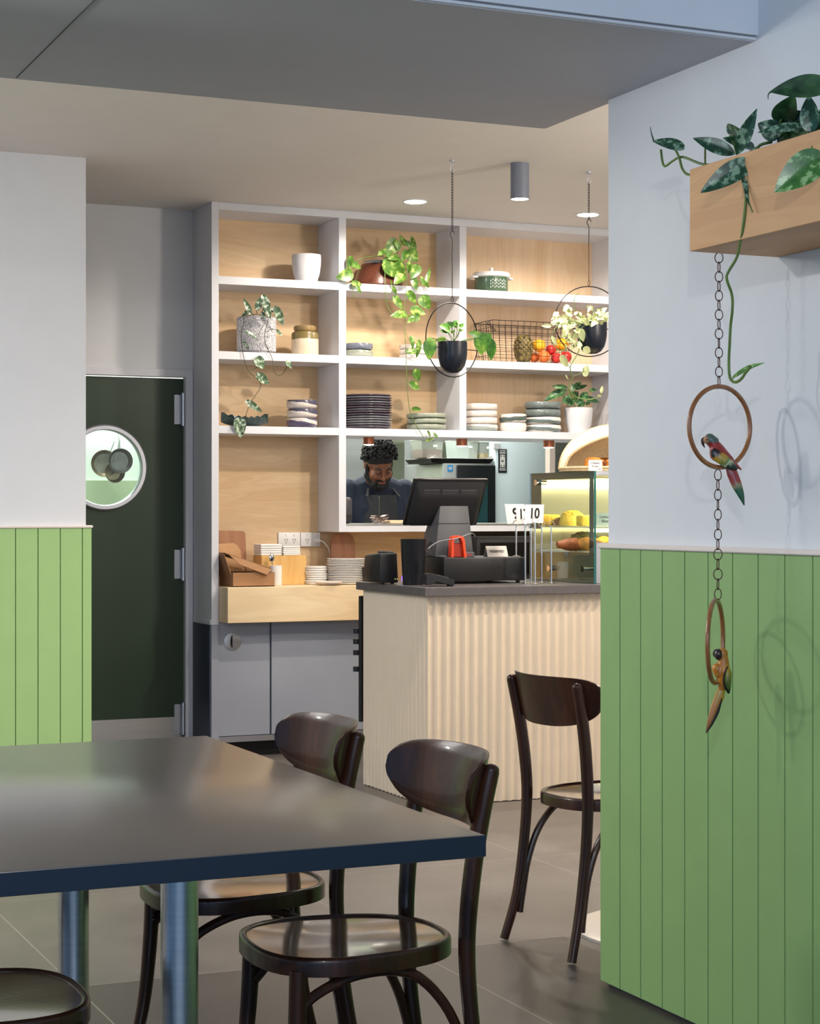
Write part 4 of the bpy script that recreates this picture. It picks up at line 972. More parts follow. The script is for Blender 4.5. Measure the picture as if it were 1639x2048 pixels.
# power outlets
def outlet(x0, x1, y0, y1, holes, lb, plug=False):
    a = atV(x0, y0, 9.722); b = atV(x1, y1, 9.722)
    t = thing('power_outlet', ((a.x + b.x) / 2, 9.726, b.z), lb, 'power outlet', 'power outlets above the bench')
    bm = B(); box(bm, (a.x, 9.718, b.z), (b.x, 9.7295, a.z), .003, seg=2); obj('faceplate', bm, CERW, t)
    bm = B()
    for h in holes:
        c = atV(h, (y0 + y1) / 2 + 2, 9.717)
        for dx, rt in ((-.007, 20), (.007, -20)): box(bm, (-.0012, -.002, -.005), (.0012, 0, .005), 0, Matrix.Translation(c + Vector((dx, .001, .004))) @ Matrix.Rotation(R(rt), 4, 'Y'))
        box(bm, (-.0012, -.002, -.005), (.0012, 0, .005), 0, Matrix.Translation(c + Vector((0, .001, -.010))))
    obj('socket_slots', bm, INK, t)
    bm = B()
    for h in holes[:2]: c = atV(h, y0 + 5, 9.717); box(bm, c + Vector((-.004, -.002, -.006)), c + Vector((.004, .002, .006)), .001)
    obj('switch', bm, PAPER, t)
    return t
outlet(556, 600, 1065, 1093, (572, 588), 'white double power outlet, left one of the two above the bench')
o2 = outlet(601, 640, 1065, 1093, (614, 631), 'white power outlet with a white plug, right one of the two')
c = atV(632, 1081, 9.715)
t = thing('white_lead', c, 'white plug and cord hanging from the right power outlet', 'power cord')
bm = B(); cyl(bm, c, c + Vector((0, -.03, 0)), .016, .012); obj('plug', bm, CERW, t)
bm = B(); tube(bm, spline([c + Vector((.0, -.028, 0)), atV(645, 1083, 9.675), atV(652, 1090, 9.67), atV(658, 1100, 9.67), atV(662, 1125, 9.68), Vector((ux(664, 9.69), 9.69, BH + .01))], 6), .0035, 8); obj('cable', bm, CERW, t)
# cup with spoon
c = onb(551, 9.455); r_ = 12.5 * PXM(549, 9.455); zc_ = atV(549, 1131, 9.455).z - BH
bm = B(); lathe(bm, [(0, 0), (r_ * .95, 0), (r_, .004), (r_, zc_), (r_ * .93, zc_), (r_ * .92, .01), (0, .008)], c, 32); obj('white_cup', bm, CERW, None, 'white cylindrical cup holding a steel spoon beside the cardboard carton', 'cup')
t = thing('spoon', c + Vector((0, 0, .01)), 'steel spoon standing bowl up in the white cup', 'spoon')
e = atV(543, 1116, 9.455); bm = B(); tube(bm, [c + Vector((.010, 0, .002)), Vector((e.x, 9.455, e.z - .02))], [.0025, .002], 8); obj('handle', bm, CHROME, t)
bm = B(); ball(bm, e, .018, (.9, .35, 1.3), 3); obj('bowl', bm, CHROME, t, ang=80)
# white take-away containers
c = onb(691, 9.44); r_ = 38 * PXM(691, 9.44); nst = 15; hh = (atV(691, 1117, 9.44).z - BH) / nst
for i in range(nst):
    bm = B(); f = 1 - .03 * math.sin(i / nst * 3.0) ; rr = r_ * (f + .0)
    lathe(bm, [(0, 0), (rr * .86, 0), (rr * .9, hh * .15), (rr * .97, hh * .5), (rr, hh * .62), (rr, hh * .92), (rr * .96, hh * .9), (rr * .85, hh * .35), (0, hh * .3)], c + Vector((rnd.uniform(-.003, .003), 0, .0005 + i * hh)), 36)
    obj('takeaway_plate', bm, PAPER, None, 'white disposable plate, ' + nth(i, nst) + ' of the tall round stack on the bench', 'plate', 'plates in the tall white stack')
c = onb(632, 9.50); r_ = 23 * PXM(632, 9.50); nst = 8; hh = (atV(632, 1132, 9.50).z - BH) / nst
for i in range(nst):
    bm = B(); lathe(bm, [(0, 0), (r_ * .9, 0), (r_, hh * .4), (r_, hh * .88), (r_ * .95, hh * .9), (0, hh * .5)], c + Vector((rnd.uniform(-.004, .004), 0, .0005 + i * hh)), 30)
    obj('container_lid', bm, PAPER, None, 'white lid, ' + nth(i, nst) + ' of the low stack left of the tall white one', 'lid', 'lids in the low white stack')
c = onb(657, 9.335); r_ = 28 * PXM(657, 9.335)
plate(c + Vector((0, 0, .0005)), r_ * .98, .020, mat('cream_plate', (224, 206, 190), .5), 'single cream plate lying in front of the white stacks at the bench edge', None, seg=40)
bm = B(); c = onb(742, 9.36); lathe(bm, [(0, 0), (.040, 0), (.046, .01), (.050, .085), (.052, .092), (.046, .092), (.04, .02), (0, .015)], c, 28); obj('steel_canister', bm, STEELD, None, 'dark steel canister between the white stack and the black printer', 'canister')
# dark appliance below the hatch
p0, p1 = ux(950, 9.35), 5.40
t = thing('dark_oven', ((p0 + p1) / 2, 9.5, BH), 'low black oven on the bench below the serving hatch', 'oven')
bm = B(); box(bm, (p0, 9.33, BH + .012), (p1, 9.70, 1.165), .006, seg=2); obj('body', bm, BLACKM, t)
bm = B(); box(bm, (p0 + .02, 9.322, BH + .04), (p1 - .16, 9.331, 1.13), .002); obj('door', bm, BLACKG, t)
bm = B(); box(bm, (p0 - .002, 9.327, 1.155), (p1, 9.335, 1.166)); obj('trim_strip', bm, STEELD, t, label='grey metal strip')
bm = B(); [cyl(bm, (x, y, BH), (x, y, BH + .013), .012) for x in (p0 + .04, p1 - .04) for y in (9.36, 9.66)]; obj('foot', bm, BLACK, t)

# ------------------------------------------------------------------ counter top
KH = .9678
t = thing('cash_drawer', (3.85, 8.0, KH), 'wide black cash drawer on the counter carrying the till', 'cash drawer')
d0, d1, dv = ux(887, 7.80), ux(1052, 7.80), 7.80; dz0 = KH + .012; dz1 = atV(960, 1116, 7.80).z
bm = B(); box(bm, (d0, dv, dz0), (d1, dv + .36, dz1), .003, seg=2); obj('case', bm, BLACK, t)
bm = B(); box(bm, (d0 + .01, dv + .005, dz1), (d1 - .01, dv + .35, dz1 + .002)); obj('top_mat', bm, GREYP, t)
for x in (d0 + .03, d1 - .03):
    for y in (dv + .03, dv + .33): bm = B(); cyl(bm, (x, y, KH), (x, y, dz0 + .001), .010, seg=14); obj('foot', bm, BLACK, t)
DT = dz1 + .0025
# till
t = thing('till', (ux(905, 7.98), 7.98, DT), 'black point of sale till screen seen from behind on its grey stand', 'till')
a = atV(868, 1116, 7.93); b = atV(942, 1116, 7.93); a.z = b.z = DT
tz = atV(900, 1011, 7.97).z
bl0 = Vector((ux(870, 7.92), 7.92, DT)); 
def frustum(bm, r0, r1, bev=.006):
    tt = bmesh.new(); vs = [tt.verts.new(p) for p in r0] + [tt.verts.new(p) for p in r1]
    tt.faces.new(vs[:4][::-1]); tt.faces.new(vs[4:])
    for i in range(4): tt.faces.new((vs[i], vs[(i + 1) % 4], vs[4 + (i + 1) % 4], vs[4 + i]))
    bmesh.ops.recalc_face_normals(tt, faces=tt.faces)
    if bev: bmesh.ops.bevel(tt, geom=tt.edges[:], offset=bev, segments=2, affect='EDGES', profile=.5)
    merge(bm, tt)
bm = B(); xa, xb = ux(866, 7.92), ux(944, 7.92); xc, xd = ux(875, 7.97), ux(932, 7.97)
frustum(bm, [(xa, 7.90, DT), (xb, 7.90, DT), (xb, 8.10, DT), (xa, 8.10, DT)], [(xc, 7.945, tz), (xd, 7.945, tz), (xd, 8.03, tz), (xc, 8.03, tz)], .008); obj('stand', bm, GREYP, t)
bm = B(); zz = atV(900, 1047, 7.93).z; xm0, xm1 = ux(870, 7.925), ux(936, 7.925); tube(bm, [(xm0 + .002, 7.9275, zz), (xm1 + .002, 7.9275, zz)], .0012, 6); obj('stand_seam', bm, BLACK, t)
# screen: bottom edge behind, top edge leaning to the customer
Tl, Tr = atV(828, 959, 7.90), atV(977, 958, 7.90); Bl = Vector(atV(806, 1052, 8.03)); Br = Vector(atV(952, 1050, 8.03))
up_ = ((Tl - Bl) + (Tr - Br)) / 2; xd_ = ((Tr - Tl) + (Br - Bl)) / 2; xd_ = Vector((xd_.length, 0, 0)); Cn = (Tl + Tr + Bl + Br) / 4
up_ = Vector((0, up_.y, up_.z)); nn = xd_.cross(up_).normalized()       # towards the customer
MM = Matrix.Translation(Cn) @ Matrix(((1, 0, nn.x, 0), (0, up_.normalized().y, nn.y, 0), (0, up_.normalized().z, nn.z, 0), (0, 0, 0, 1)))
W_, H_ = xd_.length / 2, up_.length / 2
bm = B(); box(bm, (-W_, -H_, -.016), (W_, H_, 0), .005, MM, 2); obj('screen_frame', bm, BLACK, t)
bm = B(); tt = [(-W_ * .97, -H_ * .97, 0), (W_ * .97, -H_ * .97, 0), (W_ * .97, H_ * .93, 0), (-W_ * .97, H_ * .93, 0)]; t2_ = [(-W_ * .86, -H_ * .9, .024), (W_ * .86, -H_ * .9, .024), (W_ * .80, H_ * .34, .024), (-W_ * .80, H_ * .34, .024)]
frustum(bm, [MM @ Vector(p) for p in tt], [MM @ Vector(p) for p in t2_], .010); obj('rear_housing', bm, BLACKM, t)
bm = B()
for k in (-1, 0, 1):
    for j in range(9): box(bm, (k * W_ * .5 - W_ * .21, H_ * .40 + j * .0028, .0185), (k * W_ * .5 + W_ * .21, H_ * .40 + j * .0028 + .0014, .0205 - j * .0008), 0, MM @ Matrix.Translation((0, .002, 0)))
obj('vents', bm, GREYP, t)
bm = B(); prism(bm, [(0, -.022), (.012, 0), (0, .022), (-.012, 0)], .0235, .0245, MM @ Matrix.Translation((W_ * .56, -H_ * .55, 0))); obj('diamond_badge', bm, BLACKG, t)
bm = B(); box(bm, (-.03, -.02, 0), (.03, .02, .03), .003, MM @ Matrix.Translation((0, -H_ * .3, .0))); obj('neck', bm, GREYP, t)
# orange card reader stand and loose cable
t = thing('card_reader_stand', (ux(915, 7.85), 7.85, DT), 'orange-red arched reader cradle with small black base on the cash drawer', 'card reader')
c0_ = atV(904, 1116, 7.84); c1_ = atV(929, 1116, 7.84); ctp = atV(912, 1071, 7.88)
x0, x1 = ux(901, 7.84), ux(931, 7.84); bm = B(); sh = (ctp.x - (x0 + x1) / 2) * .6
def arch(w, h0, zt_):
    return [(x0 + w, DT + h0), (x0 + w + .002, zt_ - .02), (x0 + w + .008, zt_ - .006), (x0 + .024, zt_), (x1 - .030, zt_), (x1 - w - .016, zt_ - .006), (x1 - w - .009, zt_ - .02), (x1 - w, DT + h0)]
zt_ = ctp.z
o_ = arch(0, 0, zt_); i_ = arch(.010, 0, zt_ - .010)
for y_ in (7.832, 7.868):
    V_ = [[bm.verts.new((x, y_, z)) for x, z in L] for L in (o_, i_)]
    for k in range(7): bm.faces.new((V_[0][k], V_[0][k + 1], V_[1][k + 1], V_[1][k]))
for L in (o_, i_):
    for k in range(7): bm.faces.new([bm.verts.new(p) for p in ((L[k][0], 7.832, L[k][1]), (L[k + 1][0], 7.832, L[k + 1][1]), (L[k + 1][0], 7.868, L[k + 1][1]), (L[k][0], 7.868, L[k][1]))])
bmesh.ops.remove_doubles(bm, verts=bm.verts, dist=.0001); obj('arch', bm, RED, t, rc=True)
bm = B(); box(bm, (x0 + .011, 7.848, DT), (x1 - .012, 7.868, zt_ - .035), .004); obj('backing', bm, mat('dark_red_plastic', (150, 40, 24), .4), t)
bm = B(); box(bm, (x1 - .002, 7.84, DT), (x1 + .046, 7.87, DT + .024), .002); obj('base', bm, GREYP, t)
text('logo_text', 'ımın', .017, (x1 + .016, 7.8392, DT + .013), (1, 0, 0), (0, 0, 1), mat('red_print', (216, 60, 48), .5), t)
bm = B(); tube(bm, spline([atV(856, 1098, 7.82), atV(862, 1092, 7.83), atV(880, 1082, 7.84), atV(912, 1077, 7.825), atV(932, 1070, 7.86), atV(944, 1067, 7.93), atV(950, 1072, 8.05)], 6), .0022, 7)
obj('loose_cable', bm, mat('grey_cable', (140, 140, 146), .4), None, 'thin grey cable crossing in front of the till stand', 'cable')
bm = B(); tube(bm, spline([atV(905, 1115.5, 7.825), atV(880, 1114, 7.83), atV(862, 1112, 7.85), atV(852, 1106, 7.88), atV(850, 1098, 7.92), atV(858, 1088, 7.96), atV(868, 1080, 7.99)], 6), .0026, 7)
obj('loose_cable', bm, BLACK, None, 'black cable looping at the left foot of the till stand', 'cable')
bm = B(); c = Vector((ux(883, 7.86), 7.86, DT)); lathe(bm, [(0, 0), (.024, 0), (.024, .006), (.02, .009), (0, .009)], c, 28); obj('charging_puck', bm, GREYP, None, 'small round dark puck at the left foot of the till stand', 'charger')
# reserved sign
c = Vector((ux(991, 7.86), 7.86, DT)); w2 = 23 * PXM(991, 7.86); hz_ = .051
t = thing('reserved_sign', c, 'brushed metal tent sign reading RESERVED on the cash drawer', 'sign')
bm = B(); th_ = .0015
for s_ in (-1, 1):
    sheet(bm, [(c.x - w2, c.y + s_ * .022, DT + .001), (c.x + w2, c.y + s_ * .022, DT + .001), (c.x + w2, c.y, DT + hz_), (c.x - w2, c.y, DT + hz_)], th_)
obj('plate', bm, mat('sign_steel', (150, 146, 142), .5, .6), t); dn = Vector((0, .022, hz_)).normalized()
text('lettering', 'RESERVED', .0165, Vector((c.x, c.y - .012, DT + hz_ * .50)) + Vector((0, -.0012, .0005)), (1, 0, 0), dn, INK, t, bold=.0004)
# black cup, printer, payment terminal
c = Vector((ux(826, 7.80), 7.80, KH)); k = PXM(826, 7.80); zt_ = atV(826, 1078, 7.80).z - KH
bm = B(); lathe(bm, [(0, 0), (k * 20.5, 0), (k * 21, .003), (k * 26, zt_ - .002), (k * 26.3, zt_), (k * 25, zt_), (k * 20, .01), (0, .008)], c, 44); obj('black_bin', bm, mat('satin_black_plastic', (20, 22, 28), .3), None, 'tall tapered black bin on the counter left of the cash drawer', 'bin')
t = thing('receipt_printer', (ux(775, 8.0), 8.0, KH), 'black receipt printer box at the left end of the counter', 'printer')
e0, e1 = ux(747, 7.98), ux(804, 7.86); zp = atV(770, 1106, 7.98).z
bm = B(); frustum(bm, [(e0, 7.90, KH + .006), (e1, 7.90, KH + .006), (e1, 8.12, KH + .006), (e0, 8.12, KH + .006)], [(e0 + .003, 7.915, zp), (e1, 7.915, zp + .003), (e1, 8.10, zp), (e0 + .003, 8.10, zp - .012)], .008); obj('body', bm, BLACK, t)
bm = B(); box(bm, (e0 + .05, 7.93, zp - .001), (e1 - .01, 8.06, zp + .009), .004); obj('lid', bm, GREYP, t)
for xx, col in ((790, (230, 220, 120)), (794, (230, 220, 120))):
    bm = B(); p = atV(xx, 1158, 7.899); ball(bm, p, .0018, (1, .4, 1), 1); obj('indicator_light', bm, mat('yellow_led', (230, 220, 120), .4, emit=(240, 230, 130), es=2), t)
bm = B(); p = atV(803, 1157, 7.90); box(bm, p + Vector((-.0015, -.003, -.012)), p + Vector((.0015, 0, .012))); obj('status_light', bm, mat('violet_led', (120, 90, 240), .4, emit=(110, 80, 250), es=2.5), t)
for x in (e0 + .02, e1 - .02): bm = B(); cyl(bm, (x, 7.93, KH), (x, 7.93, KH + .007), .008); obj('foot', bm, BLACK, t)
c = Vector((ux(876, 7.60), 7.60, KH)); t = thing('payment_terminal', c, 'black handheld payment terminal lying at the front of the counter', 'payment terminal', rotz=R(-12)); Mt = WM[t.name]
bm = B(); prof = [(-.066, .018), (-.060, .006), (-.030, .010), (-.015, .026), (.02, .014), (.052, .003), (.066, .003), (.068, .026), (.05, .034), (-.04, .058), (-.062, .056)]
prism(bm, [(x, z) for x, z in prof], -.036, .036, Mt @ MR); bmesh.ops.bevel(bm, geom=bm.edges[:], offset=.003, segments=2, affect='EDGES'); obj('body', bm, BLACKM, t)
bm = B(); sl = math.atan2(.034 - .058, .09)
KM = Mt @ Matrix.Translation((-.042, 0, .0588)) @ Matrix.Rotation(-sl, 4, 'Y')
box(bm, (0, -.026, 0), (.03, .026, .0012), 0, KM); obj('display', bm, GREYP, t)
bm = B()
for i in range(4):
    for j in range(3): box(bm, (.038 + i * .013, -.024 + j * .017, 0), (.047 + i * .013, -.011 + j * .017, .0025), .001, KM)
obj('keypad', bm, GREYP, t)
for s_ in (-1, 1): bm = B(); box(bm, (.045, s_ * .028 - .005, 0), (.060, s_ * .028 + .005, .01), .001, Mt); obj('foot', bm, BLACK, t)

# table number stands
def number_stand(x, V, ytop, card, label, rotc=0, y0=1009, y1=1046, w_=42, lean=0, zb=None):
    c = Vector((ux(x, V), V, zb or KH)); t = thing('table_number_stand', c, label, 'table number stand', 'table number stands on the counter'); zt = atV(x, ytop, V).z
    bm = B(); lathe(bm, [(0, 0), (.020, 0), (.021, .003), (.010, .006), (.004, .009), (0, .010)], c, 24); obj('base', bm, CHROME, t)
    bm = B(); cyl(bm, c + Vector((0, 0, .008)), Vector((c.x, V, zt)), .0042, seg=12); obj('rod', bm, CHROME, t)
    bm = B(); tube(bm, [Vector((c.x + math.cos(a) * .016, V, zt + .010 + math.sin(a) * .012)) for a in [2 * math.pi * i / 20 for i in range(20)]], .002, 6, closed=True); obj('clip', bm, CHROME, t)
    if card:
        s_, cx_ = card; xd_ = Vector((math.cos(R(rotc)), math.sin(R(rotc)), 0)); k = PXM(x, V)
        cc = Vector((ux(cx_, V), V, (atV(x, y0, V).z + atV(x, y1, V).z) / 2)); wd = w_ * k / 2; hd = (y1 - y0) * k / 2; n_ = xd_.cross(Vector((0, 0, 1)))
        up2 = Vector((math.sin(R(lean)), 0, math.cos(R(lean)))); bm = B()
        sheet(bm, [cc - xd_ * wd - up2 * hd, cc + xd_ * wd - up2 * hd, cc + xd_ * wd + up2 * hd, cc - xd_ * wd + up2 * hd], -.0012); obj('card', bm, PAPER, t)
        text('number', s_, hd * 1.55, cc + n_ * .0016, xd_, up2, INK, t, sx=.82, bold=.0014)
number_stand(1069.5, 7.60, 1045, ('10', 1068), 'chrome table number stand with the white card reading 10', 0, lean=3)
number_stand(1050, 7.70, 1048, ('17', 1046), 'chrome table number stand whose card is mostly behind the number 10', 8, w_=34, y0=1011, y1=1047, lean=-3)
number_stand(1032, 7.84, 1050, ('9', 1031), 'chrome table number stand furthest left with slanted white card', -16, w_=40, y0=1008, y1=1048, lean=-8, zb=DT)
number_stand(1083, 7.70, 1052, None, 'chrome rod without card just right of the number 10 card')
number_stand(1102, 7.64, 1052, None, 'chrome rod without card furthest right by the glass case')
number_stand(1062, 7.745, 1056, None, 'chrome rod without card behind the number 10 stand')

# ------------------------------------------------------------------ pastry display case
GU = ux(1187, 7.55); GV0, GV1 = 7.55, 8.19; GT = atV(1187, 942, 7.55).z
t = thing('display_case', (5.2, 7.87, KH), 'glass pastry display case with dark edged side pane on the counter', 'display case')
bm = B(); box(bm, (GU, GV0, KH + .002), (GU + .010, GV1, GT)); obj('side_glass', bm, GLASS, t)
bm = B(); bw = .055
GB = mat('dark_teal_print', (44, 66, 70), .25)
for lo, hi in (((GV0 + .012, GT - .034), (GV1, GT)), ((GV1 - .115, KH + .25), (GV1, GT - .034)), ((GV0 + .012, KH + .13), (GV0 + .05, GT - .034))): box(bm, (GU + .0102, lo[0], lo[1]), (GU + .0115, hi[0], hi[1]))
obj('printed_border', bm, GB, t, label='dark printed border')
bm = B(); box(bm, (GU - .0005, GV0 - .0025, KH + .002), (GU + .0105, GV0, GT)); obj('glass_edge', bm, mat('teal_glass_edge', (40, 96, 92), .15), t, label='teal polished edge')
bm = B(); box(bm, (GU + .012, GV0, KH + .002), (6.3, GV0 + .008, GT - .004)); obj('front_glass', bm, GLASS, t)
bm = B(); box(bm, (GU + .012, GV0 - .002, KH + .002), (6.3, GV0 - .0005, KH + .19)); box(bm, (GU + .0, GV0 - .002, GT - .018), (6.3, GV0 + .004, GT)); obj('front_frame', bm, ALU, t)
bm = B(); box(bm, (GU + .011, GV0 + .01, KH + .0), (6.3, GV1, KH + .012)); box(bm, (GU + .06, GV0 + .08, KH + .012), (6.3, GV1 - .06, KH + .145)); obj('base', bm, mat('case_base', (150, 140, 122), .4, .4), t)
bm = B(); box(bm, (GU + .011, GV0 + .01, GT - .02), (6.3, GV1, GT)); obj('top', bm, mat('case_top', (90, 84, 76), .35), t)
shz = (KH + .150, atV(1120, 1052, 7.85).z)
for z in shz:
    bm = B(); box(bm, (GU + .02, GV0 + .03, z - .008), (6.25, GV1 - .08, z)); obj('shelf', bm, mat('pale_shelf', (232, 222, 200), .35), t)
bm = B(); box(bm, (GU + .02, GV1 - .015, KH + .012), (6.3, GV1 - .010, GT - .02)); obj('rear_door', bm, mat('mirror_back', (190, 180, 150), .12, .6), t)
for z in (GT - .035, shz[1] - .012):
    bm = B(); cyl(bm, (GU + .04, GV0 + .10, z - .008), (6.2, GV0 + .10, z - .008), .008, seg=10); obj('light_tube', bm, TUBEL, t)
for yy, zz in ((GV1 - .09, atV(1080, 965, GV1 - .1).z), (GV0 + .085, atV(1166, 1138, GV0 + .08).z), (GV1 - .22, atV(1075, 1135, GV1 - .1).z)):
    bm = B(); cyl(bm, (GU - .010, yy, zz), (GU + .05, yy, zz), .011, seg=16); cyl(bm, (GU - .014, yy, zz), (GU - .006, yy, zz), .015, seg=16); obj('standoff_bolt', bm, CHROME, t)
la = light('case_light', 'AREA', (GU + .55, GV0 + .12, GT - .045), 9, (1, .88, .62), .9, (GU + .55, GV0 + .35, KH), .04); la.parent = None
def food(fn, name, label, m, group, cat): bm = B(); fn(bm); return obj(name, bm, m, None, label, cat, group, ang=50)
CAKE = mat('yellow_cake', (246, 196, 70), .6, var=.15, vscale=50, bump=.5, bscale=120); PAST = mat('golden_pastry', (206, 138, 66), .5, var=.3, vscale=40, bump=.5, bscale=90); DARKP = mat('browned_pastry', (128, 72, 32), .5, var=.35, vscale=40, bump=.4, bscale=80); SALAD = mat('seeded_green_topping', (96, 124, 76), .6, var=.5, vscale=60, bump=.6, bscale=120)
# upper shelf: cake squares and a slice under fruit, lower shelf: filled rolls
def cakeat(x, V, z, w_, d_, h_):
    u = ux(x, V); return lambda bm: box(bm, (u - w_ / 2, V - d_ / 2, z + .001), (u + w_ / 2, V + d_ / 2, z + h_), .008, seg=2)
food(cakeat(1103, 8.0, shz[1], .07, .07, .055), 'cake_square', 'yellow cake square at the left end of the upper case shelf', CAKE, 'cakes in the display case', 'cake')
food(cakeat(1170, 7.72, shz[1], .06, .06, .052), 'cake_square', 'yellow cake square near the front glass edge, upper case shelf', CAKE, 'cakes in the display case', 'cake')
food(cakeat(1206, 7.75, shz[1], .08, .07, .045), 'cake_square', 'pale cake square beyond the front edge of the side glass', mat('pale_cake', (240, 224, 190), .6, var=.1), 'cakes in the display case', 'cake')
def mound(x, V, z, r, h): 
    u = ux(x, V)
    def f(bm):
        lathe(bm, [(0, 0), (r, 0), (r * 1.02, h * .2), (r * .85, h * .7), (r * .4, h), (0, h * 1.02)], (u, V, z + .001), 24)
        for i in range(26): a = rnd.uniform(0, 6.28); q_ = rnd.random() ** .5 * r * .8; ball(bm, (u + math.cos(a) * q_, V + math.sin(a) * q_, z + h * (1 - .35 * (q_ / r) ** 2)), r * .13, (1, 1, .6), 1)
    return f
food(mound(1147, 7.88, shz[1], .065, .072), 'glazed_tart', 'domed yellow tart between the cake squares', CAKE, 'pastries in the display case', 'tart')
food(mound(1126, 7.95, shz[1], .045, .040), 'crumble_tart', 'small brown crumble tart beside the domed yellow one', DARKP, 'pastries in the display case', 'tart')
food(mound(1168, 7.85, shz[0], .075, .085), 'seeded_roll', 'green seeded round roll at the back of the lower shelf', SALAD, 'pastries in the display case', 'roll')
def rollf(x, V, z, L, r, rt):
    u = ux(x, V)
    def f(bm):
        d = Vector((math.cos(R(rt)), math.sin(R(rt)), 0)); c = Vector((u, V, z + r))
        P = [c + d * L * (i / 12 - .5) for i in range(13)]; tube(bm, P, [r * (math.sin(math.pi * min(.93, max(.07, i / 12))) ** .4) * (1 + .06 * (i % 2)) for i in range(13)], 14)
    return f
food(rollf(1146, 7.72, shz[0], .16, .030, -10), 'sausage_roll', 'long browned roll lying at the front of the lower shelf', DARKP, 'pastries in the display case', 'roll')
food(rollf(1178, 7.68, shz[0], .12, .032, -30), 'wrapped_roll', 'striped browned roll nearest the front glass, lower shelf', PAST, 'pastries in the display case', 'roll')
food(rollf(1206, 7.70, shz[0], .12, .034, 40), 'golden_croissant', 'golden croissant beyond the front edge of the side glass', CAKE, 'pastries in the display case', 'croissant')
for xx, V, z, s_, lb in ((1208, 7.60, shz[1] + .0, 'Lemon\nSlice', 'white handwritten price card on the upper shelf of the case'),):
    c = Vector((ux(xx, V), V, z)); t = thing('price_card', c, lb, 'price card', 'price cards')
    bm = B(); box(bm, (c.x - .045, V - .001, z + .001), (c.x + .045, V + .001, z + .062)); obj('card', bm, PAPER, t); text('writing', s_, .020, (c.x, V - .0014, z + .034), (1, 0, 0), (0, 0, 1), INK, t)
# woven cloche of scones on top
cw = atV(1215, 940, 7.86); cz = GT + .001; cx0 = ux(1128, 7.86); RX = .29
t = thing('scone_cloche', (cx0 + RX, 7.86, cz), 'pale woven dome basket over scones on top of the display case', 'basket')
WK = wood('pale_wicker', (240, 216, 176), (220, 186, 136), .6, 'x', 3)
bm = B(); cxx = cx0 + RX; lathe(bm, [(RX * .93, 0), (RX, .004), (RX * 1.0, .022), (RX * .96, .022), (RX * .93, .010), (0, .008), (0, 0)], (cxx, 7.86, cz), 48, Matrix.Diagonal((1, .85, 1, 1))); obj('tray', bm, WK, t, rc=True)
bm = B(); HD = .215; rows = []   # shell of a quarter-open dome
for off in (0, .006):
    g = []
    for i in range(33):
        a = R(360) * i / 32; bmn = R(52) * max(0, -math.sin(a)) ** .6; g.append([bm.verts.new((cxx + math.cos(a) * (RX - off) * math.cos(b), 7.86 + math.sin(a) * (RX - off) * .85 * math.cos(b), cz + .018 + (HD - off) * math.sin(b))) for b in [bmn + (R(88) - bmn) * j / 14 for j in range(15)]])
    rows.append(g)
    for i in range(32):
        for j in range(14): bm.faces.new((g[i][j], g[i + 1][j], g[i + 1][j + 1], g[i][j + 1]))
obj('dome', bm, mat('woven_gauze', (244, 226, 196), .7, var=.2, vscale=120, bump=.4, bscale=200), t)
bm = B()
for a0_ in (20, 90, 160):
    a = R(a0_); tube(bm, [Vector((cxx + math.cos(a) * RX * math.cos(b), 7.86 + math.sin(a) * RX * .85 * math.cos(b), cz + .018 + HD * math.sin(b))) for b in [R(90) * j / 14 for j in range(15)]], .0045, 6)
tube(bm, [Vector((cxx + math.cos(a) * RX * math.cos(b), 7.86 + math.sin(a) * RX * .85 * math.cos(b), cz + .018 + HD * math.sin(b))) for a, b in [(math.pi + math.pi * i / 30, R(52) * math.sin(math.pi * i / 30) ** .6) for i in range(31)]], .006, 6)
for zz_ in (.02,): tube(bm, [Vector((cxx + math.cos(a) * RX, 7.86 + math.sin(a) * RX * .85, cz + zz_)) for a in [2 * math.pi * i / 40 for i in range(40)]], .006, 6, closed=True)
obj('ribs', bm, WK, t)
for k, (dx, dy, rr, lb) in enumerate(((-.16, -.05, .045, 'golden scone at the left under the woven dome'), (-.07, -.10, .042, 'golden scone at the front under the woven dome'), (-.06, .0, .05, 'browned scone at the middle under the woven dome'))):
    c = Vector((cxx + dx, 7.86 + dy, cz + .0105)); bm = B(); lathe(bm, [(0, 0), (rr, 0), (rr * 1.05, .02), (rr * .95, .045), (rr * .6, .06), (0, .062)], c, 22)
    for i in range(22): a = rnd.uniform(0, 6.28); q_ = rr * rnd.random() ** .5; ball(bm, c + Vector((math.cos(a) * q_, math.sin(a) * q_, .052 - .01 * (q_ / rr) ** 2)), .011, (1, 1, .7), 1)
    obj('scone', bm, PAST if k < 2 else DARKP, None, lb, 'scone', 'scones under the woven dome', ang=60)
V = 7.60; c = Vector((ux(1190, V), V, GT)); t = thing('price_card', c, 'white handwritten card reading Cheese Scone on top of the case', 'price card', 'price cards')
bm = B(); box(bm, (c.x - .036, V - .001, GT + .002), (c.x + .036, V + .001, GT + .052)); obj('card', bm, PAPER, t)
text('writing', 'Cheese\nScone', .0150, (c.x - .002, V - .0014, GT + .031), (1, 0, 0), (0, 0, 1), INK, t); text('price', '4.5', .012, (c.x + .024, V - .0014, GT + .010), (1, 0, 0), (0, 0, 1), INK, t)

